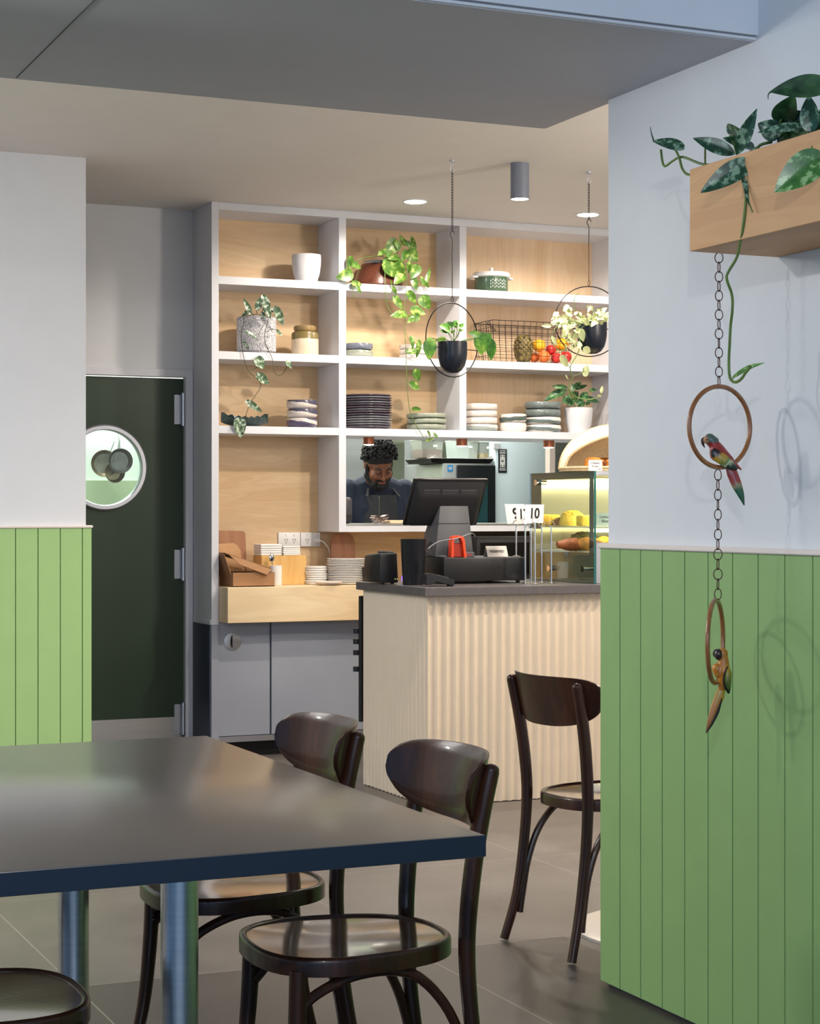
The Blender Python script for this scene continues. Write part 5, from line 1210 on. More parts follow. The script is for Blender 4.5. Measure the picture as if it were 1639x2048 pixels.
# ------------------------------------------------------------------ heat lamps and things on the hatch
for x, lb in ((737, 'left one above the person'), (923, 'middle one behind the till'), (1097, 'right one by the glass case')):
    c = Vector((ux(x, 9.60), 9.60, RH[6])); t = thing('heat_lamp', c, 'copper heat lamp under the lowest shelf, ' + lb, 'heat lamp', 'heat lamps in the serving hatch'); r_ = 11 * PXM(x, 9.6); hl = .040
    bm = B(); lathe(bm, [(0, 0), (r_, 0), (r_, -hl), (r_ * .92, -hl), (r_ * .9, -.012), (0, -.012)], c, 32); obj('housing', bm, COPPER, t, rc=True)
    bm = B(); lathe(bm, [(0, -hl + .006), (r_ * .90, -hl + .006), (r_ * .88, -hl - .003), (0, -hl - .006)], c, 32); obj('bulb', bm, LAMP, t)
HS = 1.2365
c = Vector((ux(758, 9.52), 9.52, HS)); t = thing('order_spike', c, 'steel order spike with crumpled paper dockets on the hatch ledge', 'order spike')
bm = B(); lathe(bm, [(0, 0), (.028, 0), (.028, .003), (0, .004)], c, 24); tube(bm, [c, Vector((c.x, c.y, atV(758, 992, 9.52).z))], .0016, 6); obj('spike', bm, CHROME, t)
bm = B()
for k in range(7):
    z = HS + .007 + k * .0058; a = rnd.uniform(-.5, .5); g = []; wd = .034 + .014 * k / 7
    for i in range(7):
        g.append([bm.verts.new(c + Vector(((i / 6 - .5) * 2 * wd, (j / 3 - .5) * .06, z - HS + .004 * math.sin(i * 1.7 + k) + (.010 if k > 4 else .002) * abs(i / 3 - 1) * (1 if k % 2 else -1)))) for j in range(4)])
    for i in range(6):
        for j in range(3): bm.faces.new((g[i][j], g[i + 1][j], g[i + 1][j + 1], g[i][j + 1]))
obj('dockets', bm, mat('docket_paper', (226, 206, 196), .7, var=.08), t)
bm = B(); a = Vector((ux(777, 9.5), 9.50, HS)); b = Vector((ux(808, 9.5), 9.50, HS)); box(bm, (a.x, 9.48, HS), (b.x + .05, 9.60, HS + .018), .003); obj('folded_boards', bm, wood('pale_board', (230, 206, 168), (216, 186, 142), .6, 'x', 1), None, 'flat pale wooden board lying on the hatch ledge left of the till', 'board')
c = Vector((ux(698, 9.60), 9.60, HS)); t = thing('docket_printer', c, 'dark rounded docket printer at the left end of the hatch ledge', 'printer')
bm = B(); box(bm, (3.803, 9.52, HS), (ux(706, 9.52), 9.72, HS + .145), .02, seg=3); obj('body', bm, mat('dark_printer', (60, 58, 64), .35), t)
bm = B(); box(bm, (3.804, 9.512, HS + .01), (ux(706, 9.52) - .01, 9.521, HS + .05), .003); obj('paper_slot', bm, BLACK, t)

# ------------------------------------------------------------------ kitchen behind the hatch and the door
bm = B(); box(bm, (3.9, 9.88, .0), (6.4, 10.06, .93), .004); box(bm, (3.85, 9.88, .93), (6.4, 10.08, .96), .004); obj('kitchen_bench', bm, STEEL, None, 'stainless kitchen bench just behind the serving hatch', 'bench')
V = 11.2
oc = atV(885, 926, V); of = atU(802, 931, oc.x)
t = thing('combi_oven', (oc.x + .35, V + .35, 0), 'stainless kitchen oven with dark glass door and small blue sticker', 'oven')
bm = B(); box(bm, (oc.x, V, .12), (ux(989, V), V + .62, oc.z), .01, seg=2); obj('body', bm, mat('oven_steel', (168, 172, 172), .4, .8, var=.04), t)
gx0, gx1 = ux(912, V), ux(1000, V)
bm = B(); box(bm, (gx0, V - .02, 1.05), (ux(988, V), V - .001, oc.z - .012), .004); obj('door', bm, mat('dark_oven_glass', (30, 34, 38), .15), t)
bm = B(); box(bm, (gx0 + .09, V - .024, 1.10), (gx0 + .22, V - .0205, oc.z - .13)); obj('window', bm, mat('teal_dark_glass', (40, 74, 78), .1), t)
p = atV(900, 937, V - .003); bm = B(); box(bm, p + Vector((-.019, 0, -.022)), p + Vector((.019, .002, .022))); st = obj('sticker', bm, mat('blue_sticker', (46, 140, 208), .5), t, label='blue sticker')
bm = B(); 
for dz, w_ in ((.008, .012), (.001, .013), (-.006, .010)): box(bm, p + Vector((-w_, -.0012, dz - .002)), p + Vector((w_, -.0002, dz + .002)))
obj('sticker_print', bm, PAPER, t)
for x in (oc.x + .06, ux(980, V) - .03): bm = B(); cyl(bm, (x, V + .1, 0), (x, V + .1, .125), .025); cyl(bm, (x, V + .5, 0), (x, V + .5, .125), .025); obj('leg', bm, STEEL, t)
ZT = oc.z
t = thing('baking_tray', (oc.x + .15, V + .2, ZT), 'dark baking tray with paper edges on top of the oven', 'tray')
a0, a1 = ux(848, V + .1), ux(974, V + .1)
bm = B(); frustum(bm, [(a0 + .02, V + .02, ZT + .001), (a1 - .02, V + .02, ZT + .001), (a1 - .02, V + .40, ZT + .001), (a0 + .02, V + .40, ZT + .001)], [(a0, V, ZT + .030), (a1, V, ZT + .030), (a1, V + .42, ZT + .030), (a0, V + .42, ZT + .030)], 0); obj('tray', bm, mat('dark_tray', (40, 38, 40), .4, .5), t)
bm = B(); box(bm, (a0 + .01, V + .005, ZT + .031), (a1 - .01, V + .41, ZT + .033)); sheet(bm, [(a0 + .0, V + .02, ZT + .033), (a0 + .06, V + .0, ZT + .033), (a0 + .03, V + .0, ZT + .052)], .001); sheet(bm, [(a1 - .06, V + .0, ZT + .033), (a1 - .0, V + .0, ZT + .033), (a1 - .02, V + .0, ZT + .05)], .001); obj('baking_paper', bm, PAPER, t)
ZT2 = ZT + .034
def tub(x0, x1, ytop, V_, fill, m, lb, cat='container'):
    a, b = ux(x0, V_), ux(x1, V_); zt = atV(x0, ytop, V_).z; t = thing('storage_tub', ((a + b) / 2, V_ + .09, ZT2), lb, cat, 'clear tubs on the oven tray')
    bm = B(); frustum(bm, [(a + .008, V_, ZT2), (b - .008, V_, ZT2), (b - .008, V_ + .17, ZT2), (a + .008, V_ + .17, ZT2)], [(a, V_ - .004, zt), (b, V_ - .004, zt), (b, V_ + .176, zt), (a, V_ + .176, zt)], .004); obj('tub', bm, mat('cloudy_plastic', (214, 220, 214), .2, trans=.75, ior=1.1), t)
    bm = B(); box(bm, (a - .002, V_ - .008, zt - .002), (b + .002, V_ + .18, zt + .006), .002); obj('lid', bm, mat('cloudy_lid', (200, 206, 200), .3), t)
    if fill: bm = B(); box(bm, (a + .010, V_ + .003, ZT2 + .002), (b - .010, V_ + .165, ZT2 + (zt - ZT2) * fill), .004); obj('contents', bm, m, t)
    bm = B(); cc = (a + b) / 2 + .02; box(bm, (cc - .015, V_ - .0065, zt - .045), (cc + .015, V_ - .0045, zt - .030)); obj('tag', bm, PAPER, t)
tub(842, 886, 880, 11.28, .5, mat('brown_powder', (128, 84, 70), .8, var=.1, vscale=60), 'clear tub half filled with brown powder on the oven tray')
tub(912, 956, 882, 11.30, 0, None, 'empty clear tub in the middle of the oven tray')
tub(958, 983, 884, 11.30, .35, mat('golden_crumbs', (188, 150, 66), .8, var=.4, vscale=60), 'clear tub with golden crumbs at the right of the oven tray')
V = 11.2; f0, f1 = ux(990, V), ux(1099, V)
t = thing('upright_fridge', ((f0 + f1) / 2, V + .35, 0), 'pale blue-white upright fridge with a black notice in the kitchen', 'fridge')
bm = B(); box(bm, (f0, V + .03, .08), (f1 + .0, V + .7, 2.1), .01); obj('body', bm, mat('fridge_side', (180, 192, 196), .4), t)
bm = B(); box(bm, (f0, V, .12), (f1 - .0, V + .028, 2.06), .006, seg=2); obj('door', bm, FRIDGE, t)
bm = B(); p = atV(986, 892, V - .01); box(bm, (f0 - .02, V - .012, p.z - .022), (f0 + .03, V + .01, p.z + .022), .004); obj('door_catch', bm, WHITE, t)
na, nb = atV(996, 898, V - .002), atV(1013, 946, V - .002)
t = thing('notice', ((na.x + nb.x) / 2, V - .0015, nb.z), 'narrow black notice with white print taped to the fridge door', 'notice')
bm = B(); box(bm, (na.x, V - .0025, nb.z), (nb.x, V - .0005, na.z)); obj('sheet', bm, mat('black_card', (34, 38, 48), .5), t)
bm = B(); wn = nb.x - na.x; hn = na.z - nb.z; box(bm, (na.x + wn * .2, V - .0032, nb.z + hn * .24), (nb.x - wn * .2, V - .0026, nb.z + hn * .76)); obj('white_panel', bm, PAPER, t)
bm = B()
for zz in (.95, .88, .83, .19, .13): box(bm, (na.x + wn * .14, V - .0032, nb.z + hn * zz - .004), (nb.x - wn * .14, V - .0026, nb.z + hn * zz + .001))
obj('print_lines', bm, PAPER, t)
bm = B()
for zz, ws in ((.70, (.28, .62)), (.50, (.35, .5)), (.30, (.28, .62))):
    for w0 in ws: box(bm, (na.x + wn * w0, V - .0038, nb.z + hn * zz - .006), (na.x + wn * (w0 + .10), V - .0033, nb.z + hn * zz + .006))
obj('print_marks', bm, INK, t)
bm = B(); box(bm, (ux(1099, 10.2), 10.2, 0), (ux(1109, 10.2), 10.26, CEILH)); struct('trim_7', bm, mat('pinkish_post', (214, 196, 186), .5))
bm = B(); box(bm, (ux(1110, 10.5), 10.5, 0), (8.2, 10.6, CEILH)); struct('wall_kitchen_inner', bm, mat('dark_grey_partition', (98, 100, 92), .6, var=.15, vscale=40))
bm = B(); p0, p1 = ux(813, 11.9), ux(832, 11.9); box(bm, (p0, 11.9, 0), (p0 + .03, 11.94, 2.6)); box(bm, (p1 - .03, 11.9, 0), (p1, 11.94, 2.6)); box(bm, (p0 - .35, 12.2, 0), (p0 - .01, 12.55, 1.95), .005); 
for z in (.5, 1.2, 1.9): box(bm, (p0, 11.9, z), (p0 + .6, 12.5, z + .03))
obj('storage_rack', bm, STEEL, None, 'stainless upright rack behind the person in the kitchen', 'rack')
bm = B(); a, b = atV(716, 896, 12.3), atV(752, 935, 12.3); box(bm, (a.x, 12.3, b.z), (b.x, 12.42, a.z), .02, seg=3); obj('towel_dispenser', bm, mat('white_plastic', (224, 232, 236), .3), None, 'white rounded dispenser on the kitchen wall behind the person', 'dispenser')
bm = B(); cw = Vector((4.62, 12.597, 1.72)); 
# frying pans seen through the porthole
for k, (x, y, rr, m_, lb, vv) in enumerate(((208, 927, 27, mat('worn_pan_steel', (150, 138, 122), .3, .9, var=.35, vscale=9), 'worn steel frying pan hanging at the back left seen through the porthole', 11.28), (238, 922, 25, mat('dark_pan', (92, 92, 94), .28, .9, var=.3, vscale=14), 'dark steel frying pan in front, hanging behind the porthole', 11.22), (225, 944, 22, mat('small_pan_steel', (126, 118, 94), .3, .9, var=.35, vscale=12), 'small frying pan hanging lowest behind the porthole', 11.25))):
    c = atV(x, y, vv); r_ = rr * PXM(x, vv); t = thing('frying_pan', c, lb, 'frying pan', 'pans hanging in the kitchen')
    bm = B(); lathe(bm, [(0, 0), (r_ * .75, 0), (r_, .035), (r_ * .98, .038), (r_ * .73, .005), (0, .004)], c, 36, Matrix.Rotation(R(90), 4, 'X') @ Matrix.Rotation(R(10 * k - 10), 4, 'Y')); obj('pan', bm, m_, t, rc=True)
    bm = B(); hx = atV(232 + k * 3, 868, vv); tube(bm, spline([c + (hx - c) * (r_ / (hx - c).length * .95) + Vector((0, -.03, 0)), c + (hx - c) * .75 + Vector((0, -.03, 0)), hx + Vector((0, -.005, .03))], 5), .007, 8, flat=.6); obj('handle', bm, STEEL, t)
bm = B(); hx = atV(235, 866, 11.3); tube(bm, [(hx.x - .5, 11.27, hx.z + .05), (hx.x + .5, 11.27, hx.z + .05)], .008, 10); [tube(bm, [(hx.x + d, 11.27, hx.z + .05), (hx.x + d, 11.40, hx.z + .05)], .006, 8) for d in (-.45, .45)]
obj('pan_rail', bm, STEEL, None, 'steel rail carrying the pans behind the porthole', 'rail')

# ------------------------------------------------------------------ person in the kitchen
pc = Vector((ux(752, 10.30), 10.30, 0))
ps = thing('person', pc, 'person in navy shirt and charcoal apron looking down behind the serving hatch', 'person')
def W(x, y, z): return pc + Vector((x, y, z))
hc = atV(757, 930, 10.14); HM = Matrix.Translation(hc) @ Matrix.Rotation(R(-6), 4, 'Z') @ Matrix.Rotation(R(-4), 4, 'Y') @ Matrix.Rotation(R(40), 4, 'X')
def Hd(x, y, z): return HM @ Vector((x, y, z))
ARM = {s_: [W(s_ * .185, .01, 1.43), W(s_ * .235, -.03, 1.17), W(s_ * .115, -.27, 1.045)] for s_ in (-1, 1)}
def torso(bm, g):
    for s_ in (-1, 1):
        capsule(bm, W(s_ * .07, .02, 1.33), W(s_ * .06, .02, 1.05), .112 + g, .098 + g); capsule(bm, W(s_ * .13, .02, 1.41), W(s_ * .05, .01, 1.44), .068 + g, .075 + g)
        capsule(bm, W(s_ * .07, .01, 1.05), W(s_ * .085, .02, .92), .105 + g, .112 + g)
bm = B(); torso(bm, 0)
capsule(bm, W(0, .03, 1.42), Hd(0, .02, -.07), .066, .060)
for s_ in (-1, 1):
    A = ARM[s_]; capsule(bm, A[0], A[1], .058, .044); capsule(bm, A[1], A[2], .043, .030)
    capsule(bm, W(s_ * .095, .02, .90), W(s_ * .10, -.01, .48), .088, .058); capsule(bm, W(s_ * .10, -.01, .48), W(s_ * .105, .03, .09), .056, .038); capsule(bm, W(s_ * .105, .04, .05), W(s_ * .115, -.12, .035), .040, .032)
    d = (A[2] - A[1]).normalized(); h0 = A[2]; capsule(bm, h0, h0 + d * .05, .028, .027); sd = Vector((0, 0, 1)).cross(d).normalized()
    for i, (L1, L2) in enumerate(((.034, .030), (.040, .034), (.037, .032), (.028, .024))):
        b0 = h0 + d * .066 + sd * (i - 1.5) * .0185; b1 = b0 + d * L1 + Vector((0, 0, -.008)); b2 = b1 + (d * .6 + Vector((0, 0, -.8))).normalized() * L2
        capsule(bm, b0, b1, .0092, .0085); capsule(bm, b1, b2, .0085, .0075)
    tb0 = h0 + d * .02 - sd * s_ * .022; tb1 = tb0 + (d - sd * s_ * .9).normalized() * .036; capsule(bm, tb0, tb1, .0115, .010); capsule(bm, tb1, tb1 + (d * 1.0 + Vector((0, 0, -.4))).normalized() * .028, .0098, .0085)
# head
ball(bm, Hd(0, .012, .035), .092, (.86, 1.05, .98)); ball(bm, Hd(0, -.025, -.03), .075, (.88, .95, 1.1)); capsule(bm, Hd(-.02, -.062, -.088), Hd(.02, -.062, -.088), .028, .028)
capsule(bm, Hd(0, -.088, .022), Hd(0, -.112, -.018), .0085, .014); 
for s_ in (-1, 1):
    capsule(bm, Hd(s_ * .012, -.100, -.022), Hd(s_ * .017, -.094, -.024), .009, .008); capsule(bm, Hd(s_ * .012, -.088, .034), Hd(s_ * .05, -.074, .032), .012, .010)
    ball(bm, Hd(s_ * .042, -.070, -.018), .026); ball(bm, Hd(s_ * .082, .010, .002), .020, (.4, .8, 1.5), M=None)
    capsule(bm, Hd(s_ * .055, -.005, -.05), Hd(s_ * .03, -.05, -.085), .026, .026); ball(bm, Hd(s_ * .032, -.078, .012), .0145)
capsule(bm, Hd(-.018, -.098, -.050), Hd(.018, -.098, -.050), .008, .008); capsule(bm, Hd(-.015, -.096, -.060), Hd(.015, -.096, -.060), .009, .009)
body = obj('body', remeshed(bm, .0052, 3, .5), SKIN, ps, ang=180)
for s_ in (-1, 1):
    bm = B(); tube(bm, spline([Hd(s_ * .014, -.102, .040), Hd(s_ * .032, -.096, .047), Hd(s_ * .052, -.078, .040)], 4), [.003, .005, .003], 6); obj('eyebrow', bm, HAIR, ps)
    bm = B(); tube(bm, spline([Hd(s_ * .018, -.0935, .013), Hd(s_ * .032, -.0945, .009), Hd(s_ * .046, -.086, .012)], 4), [.0012, .0024, .0012], 6); obj('eyelid', bm, HAIR, ps)
bm = B()
ball(bm, Hd(0, .022, .062), .096, (.9, 1.05, .95), 3)
for i in range(1100):
    z = rnd.uniform(-.25, 1); a = rnd.uniform(0, 6.283); rr = math.sqrt(1 - z * z); x_, y_ = math.cos(a) * rr, math.sin(a) * rr
    if y_ < -.30 and z < .52: continue
    if z < 0 and y_ < .15: continue
    k = 1.08 + .18 * max(0, z) + rnd.uniform(-.03, .15)
    ball(bm, Hd(x_ * .084 * k, .014 + y_ * .098 * k, .045 + z * .092 * k), rnd.uniform(.006, .0115), sub=1)
obj('hair', bm, HAIR, ps, ang=180)
bm = B()
for s_ in (-1, 1):
    capsule(bm, Hd(s_ * .074, -.006, .01), Hd(s_ * .068, -.018, -.055), .010, .015); capsule(bm, Hd(s_ * .070, -.018, -.055), Hd(s_ * .034, -.066, -.094), .020, .024); capsule(bm, Hd(s_ * .030, -.094, -.042), Hd(s_ * .002, -.108, -.036), .0062, .0066); capsule(bm, Hd(s_ * .030, -.094, -.044), Hd(s_ * .034, -.078, -.080), .0075, .016)
capsule(bm, Hd(-.034, -.066, -.096), Hd(.034, -.066, -.096), .027, .027); capsule(bm, Hd(-.014, -.086, -.086), Hd(.014, -.086, -.086), .018, .018); capsule(bm, Hd(0, -.078, -.105), Hd(0, -.070, -.128), .022, .014)
obj('beard', remeshed(bm, .004, 2, .4), HAIR, ps, ang=180)
bm = B(); tube(bm, spline([Hd(-.021, -.1015, -.0535), Hd(0, -.1075, -.052), Hd(.021, -.1015, -.0535)], 4), [.003, .0062, .003], 8); obj('lips', bm, mat('lip_skin', (134, 72, 62), .4), ps)
bm = B(); torso(bm, .014)
for s_ in (-1, 1): A = ARM[s_]; capsule(bm, A[0], A[1], .074, .062); capsule(bm, A[1], A[1] + (A[2] - A[1]) * .55, .060, .048)
capsule(bm, W(0, .03, 1.43), W(0, .015, 1.475), .078, .072)
sh = remeshed(bm, .007, 6, .6)
for v in sh.verts:
    q_ = v.co - pc; v.co += Vector((0, -1, 0)) * (.006 * math.sin(q_.x * 45 + q_.z * 22) * math.sin(q_.z * 30 + 1))
shirt = obj('shirt', sh, SHIRT, ps, ang=180)
bm = B(); tube(bm, [W(math.cos(a) * .066, .012 + math.sin(a) * .066 - .012, 1.492 + .012 * math.sin(a)) for a in [2 * math.pi * i / 28 for i in range(28)]], .012, 8, closed=True); obj('collar', bm, SHIRT, ps)
bm = B(); g1 = []
for i in range(15):
    row = []
    for j in range(22):
        u = (i / 14 - .5) * 2; z = .72 + .68 * j / 21; hw = .15 if z < 1.18 else .15 - (z - 1.18) * .16
        dep = -.128 - .012 * (1 - u * u) + .085 * abs(u) ** 2.2 + .004 * math.sin(u * 7 + z * 9)
        row.append(bm.verts.new(W(u * hw, dep - (.004 if z < 1.05 else 0), z)))
    g1.append(row)
g2 = [[bm.verts.new(v.co + Vector((0, -.005, 0))) for v in r] for r in g1]
for g in (g1, g2):
    for i in range(14):
        for j in range(21): bm.faces.new((g[i][j], g[i + 1][j], g[i + 1][j + 1], g[i][j + 1]))
for s_ in (-1, 1): tube(bm, spline([W(s_ * .105, -.110, 1.39), W(s_ * .085, -.075, 1.43), W(s_ * .06, -.02, 1.495)], 5), .009, 6, flat=.5)
obj('apron', bm, APRON, ps, ang=60, rc=False)
text('shirt_mark', 'ovon', .016, atV(778, 958, 10.155), (1, .15, 0), (0, .25, 1), PAPER, ps)
bm = B()
for s_ in (-1, 1): capsule(bm, W(s_ * .09, .02, .93), W(s_ * .10, -.01, .48), .112, .076); capsule(bm, W(s_ * .10, -.01, .48), W(s_ * .105, .03, .10), .074, .058)
obj('trousers', remeshed(bm, .009, 4), mat('black_trousers', (26, 26, 30), .8), ps, ang=180)
for s_ in (-1, 1): bm = B(); capsule(bm, W(s_ * .105, .05, .05), W(s_ * .118, -.14, .042), .049, .041); obj('shoe', bm, BLACKM, ps)

# ------------------------------------------------------------------ wall planter and parrot ornaments
t = thing('wall_planter', (2.467, 2.95, 1.9025), 'long oak planter box of silver-splashed vine high on the right wall', 'wall planter')
U0, U1, VA, VB, Z0, Z1 = 2.345, 2.589, 2.15, 3.69, 1.9025, 2.092
bm = B(); box(bm, (U0, VA, Z0), (U0 + .018, VB, Z1), .001); obj('front_board', bm, PLANTER, t)
bm = B(); box(bm, (U0 + .018, VB - .018, Z0), (U1, VB, Z1)); obj('end_board', bm, PLANTER, t)
bm = B(); box(bm, (U0 + .018, VA, Z0), (U1, VB - .018, Z0 + .018)); box(bm, (U1 - .015, VA, Z0 + .018), (U1, VB - .018, Z1)); obj('base_board', bm, PLANTER, t)
bm = B(); box(bm, (U0 + .018, VA, Z1 - .035), (U1 - .015, VB - .018, Z1 - .02)); obj('soil', bm, SOIL, t)
q = cr(1260, 120, 4.096)
bm = B()
for S, r_ in (([(1050, 710, .08), (900, 800, .02), (700, 885, -.02), (500, 940, -.02), (430, 900, .02), (400, 800, .03), (365, 730, .03)], .0032), ([(800, 850, .07), (600, 855, .06), (430, 795, .04), (350, 825, .04), (285, 870, .04), (262, 830, .04), (250, 735, .04)], .003), ([(612, 850, .05), (612, 725, .03)], .0026),
              ([(1160, 670, .06), (1060, 700, .03), (1000, 780, -.01), (960, 860, -.02)], .0034), ([(1050, 720, .07), (900, 830, -.01), (915, 970, -.03), (945, 1080, -.03), (940, 1200, -.03), (915, 1420, -.03), (900, 1490, -.02), (870, 1620, -.01), (800, 1740, 0), (790, 1800, 0), (830, 1920, .01), (835, 2040, .01), (820, 2180, .02), (812, 2330, .02), (806, 2480, .02), (815, 2600, .02), (855, 2640, .02), (905, 2615, .02), (945, 2560, .02), (985, 2510, .02)], .0034),
              ([(1160, 660, .07), (1150, 630, .05)], .003), ([(870, 770, .02), (850, 700, .03), (815, 620, .03)], .0026), ([(1500, 560, .08), (1470, 480, .06), (1465, 300, .05)], .005), ([(1540, 830, -.03), (1500, 760, -.03), (1495, 690, -.02), (1560, 640, .05)], .003), ([(1500, 540, .08), (1560, 420, .05), (1600, 300, .03)], .004), ([(1240, 600, .07), (1230, 490, .05)], .003), ([(935, 960, -.03), (960, 1130, -.04), (1000, 1245, -.04)], .0016)):
    stem(bm, [(*q(p[0], p[1]), *(p[2:])) for p in S], r_, U=2.375, wob=.004)
obj('stems', bm, STEMG, t)
def wl(bm, x0, y0, x1, y1, wr, U0_=2.375, du=0.0, nr=(0, 0, 0), cur=.12, fold=.2, heart=True, tip=None):
    a = atU(*q(x0, y0), U0_); r1 = ray(*q(x1, y1)); dep = a.dot(Vector((SN, CS, 0)))
    b = Vector((0, 0, CH)) + r1 * (dep * (1 if x1 < x0 else .985)); L = (b - a).length; leaf(bm, a, b - a, towards_cam(a) + Vector(nr), L, L * wr, cur, fold, heart, 8, 18)
    if tip:
        P = [b - (b - a) * .03 - (towards_cam(a) + Vector(nr)).normalized() * cur * L * .9] + [Vector((0, 0, CH)) + ray(*q(*p)) * dep for p in tip]; tube(bm, spline(P, 4), [.0022, .0006], 6)
bm = B()
wl(bm, 410, 712, 185, 648, .50, 2.40, nr=(0, 0, .7), tip=[(172, 600), (163, 545)]); wl(bm, 858, 772, 518, 625, .36, 2.40, nr=(0, 0, .4), heart=False); wl(bm, 872, 775, 1022, 408, .30, 2.37, nr=(-.3, 0, 0), heart=False)
wl(bm, 940, 862, 575, 1068, .46, 2.345, nr=(-.3, 0, .3)); wl(bm, 895, 690, 760, 628, .6, 2.42, nr=(0, 0, .8)); wl(bm, 830, 610, 888, 588, .8, 2.41); wl(bm, 815, 600, 790, 528, .5, 2.41); wl(bm, 900, 690, 1010, 715, .5, 2.41, nr=(0, 0, 1))
wl(bm, 1440, 545, 1045, 562, .26, 2.42, nr=(0, 0, .8), heart=False); wl(bm, 1205, 600, 1045, 520, 1.0, 2.43, nr=(.2, 0, 0)); wl(bm, 1475, 545, 1455, 285, .62, 2.41, nr=(-.2, 0, 0)); wl(bm, 930, 960, 968, 1170, .12, 2.345)
obj('leaves', bm, G_PHIL, t)
bm = B(); wl(bm, 1680, 200, 1142, 245, .40, 2.385, nr=(0, 0, .5), cur=.06, heart=False, tip=[(1130, 280), (1128, 325)]); wl(bm, 1235, 490, 1335, 305, .75, 2.43); wl(bm, 1400, 560, 1290, 430, .8, 2.46); wl(bm, 1450, 560, 1350, 410, .9, 2.48); wl(bm, 1230, 660, 1320, 600, .7, 2.47); wl(bm, 1560, 500, 1440, 430, .8, 2.48); wl(bm, 1320, 620, 1480, 520, .7, 2.46); wl(bm, 1500, 610, 1640, 500, .6, 2.44); wl(bm, 1240, 600, 1210, 690, .6, 2.46); wl(bm, 1600, 600, 1700, 350, .5, 2.42)
obj('broad_leaves', bm, G_PLAIN, t)
bm = B(); wl(bm, 1530, 815, 1182, 1065, .66, 2.34, nr=(-.3, 0, .2)); wl(bm, 860, 2590, 1055, 2445, .26, 2.395, nr=(.5, 0, .6), cur=.2); wl(bm, 1485, 688, 1620, 690, .3, 2.36, nr=(0, 0, 1)); obj('bright_leaves', bm, G_BRIGHT, t)

EF = Vector((SN, CS, 0)); ER = Vector((CS, -SN, 0))
ZD = 4.367
def S(x, y, dd=0.0): return Vector((0, 0, CH)) + ray(x, y) * (ZD + dd)
MP = ZD / F
def ornament(label, hook_xy, ring_c, ringR, cosr, chain_y, links, base=None):
    c = S(*ring_c); t = thing('parrot_ornament', S(hook_xy[0], chain_y[0]), label, 'parrot ornament', 'painted parrots on hoops hanging from the planter')
    a, b = S(hook_xy[0], chain_y[0]), S(hook_xy[0], chain_y[1]); bm = B(); n = links; h = (a.z - b.z) / n
    for i in range(n):
        link(bm, Vector((a.x, a.y, a.z - (i + .5) * h)), .0096 * rnd.uniform(.85, 1.05), h * .56, .00125, -TH + (R(rnd.uniform(-15, 15)) if i % 2 == 0 else R(rnd.uniform(60, 75))))
    obj('chain', bm, RUST, t)
    d = ER * cosr + EF * math.sqrt(1 - cosr ** 2); R_ = ringR * MP; bm = B()
    tube(bm, [c + d * math.cos(k) * R_ + Vector((0, 0, math.sin(k) * R_)) for k in [2 * math.pi * i / 72 for i in range(72)]], .0056, 12, closed=True); obj('ring', bm, RATTAN, t)
    return t, c, d
# upper bird
t, c, d = ornament('upper cane hoop with a red and green painted parrot, hanging on the longer chain', (1437, 510), (1439, 854), 81, .84, (506, 772), 14)
qb = cr(1380, 840, 10.786)
def Q(x, y, dd=0.0): X, Y = qb(x, y); return S(X, Y, dd)
k = MP / 10.786
par = thing  # parrot built as parts of the ornament
bm = B(); capsule(bm, Q(430, 440), Q(540, 560), 118 * k, 125 * k); capsule(bm, Q(540, 560), Q(600, 720), 130 * k, 195 * k); capsule(bm, Q(600, 720), Q(800, 900), 190 * k, 150 * k); capsule(bm, Q(800, 900), Q(960, 1010), 140 * k, 70 * k); capsule(bm, Q(900, 900), Q(1095, 1070), 60 * k, 20 * k)
pb = obj('parrot_body', remeshed(bm, .0016, 4, .5), mat('painted_parrot_red', (150, 44, 38), .4, var=.25, vscale=60, coat=.4), t, ang=180, label='red painted parrot body')
bm = B(); capsule(bm, Q(420, 415), Q(500, 470), 128 * k, 122 * k); obj('parrot_head', bm, mat('painted_grey_green', (84, 98, 90), .45, var=.25, vscale=90, coat=.3), pb, ang=180)
bm = B(); ball(bm, Q(350, 430, -.004), 78 * k, (1, 1, 1.15)); obj('face', bm, mat('painted_tan_face', (176, 130, 92), .5, var=.3, vscale=120), pb)
bm = B(); tube(bm, spline([Q(320, 400), Q(268, 440), Q(272, 520), Q(310, 600)], 5), [50 * k, 46 * k, 30 * k, 6 * k], 10); obj('beak', bm, mat('painted_dark_beak', (58, 38, 32), .35, coat=.4), pb)
bm = B(); ball(bm, Q(352, 425, -.011), 20 * k); obj('eye', bm, mat('red_brown_eye', (120, 40, 20), .2), pb)
def paint(name, axis, stops, sc=60, amp=.35, dirn=None):
    m = bpy.data.materials.new(name); m.use_nodes = True; N = NT(m); v = N.coord(); sp = N.add('ShaderNodeVectorMath', operation='DOT_PRODUCT'); N.link(v, sp.inputs[0]); sp.inputs[1].default_value = dirn[0]
    f = N.math('MULTIPLY_ADD', sp.outputs['Value'], dirn[1], dirn[2]); f = N.math('ADD', f, N.math('MULTIPLY', N.math('SUBTRACT', N.noise(N.coord((1, 1, .35)), sc, 2), .5), amp))
    N.link(N.ramp(f, [(p_, s2l(c_)) for p_, c_ in stops]), N.b.inputs['Base Color']); N.b.inputs['Roughness'].default_value = .4; N.b.inputs['Coat Weight'].default_value = .4; return m
def local_dir(a, b, t):   # ramp 0..1 from a to b in t's coordinates
    o = WM[t.name].translation; a = a - o; b = b - o; L = (b - a).length; dn = (b - a) / L; return (tuple(dn), 1 / L, -a.dot(dn) / L)
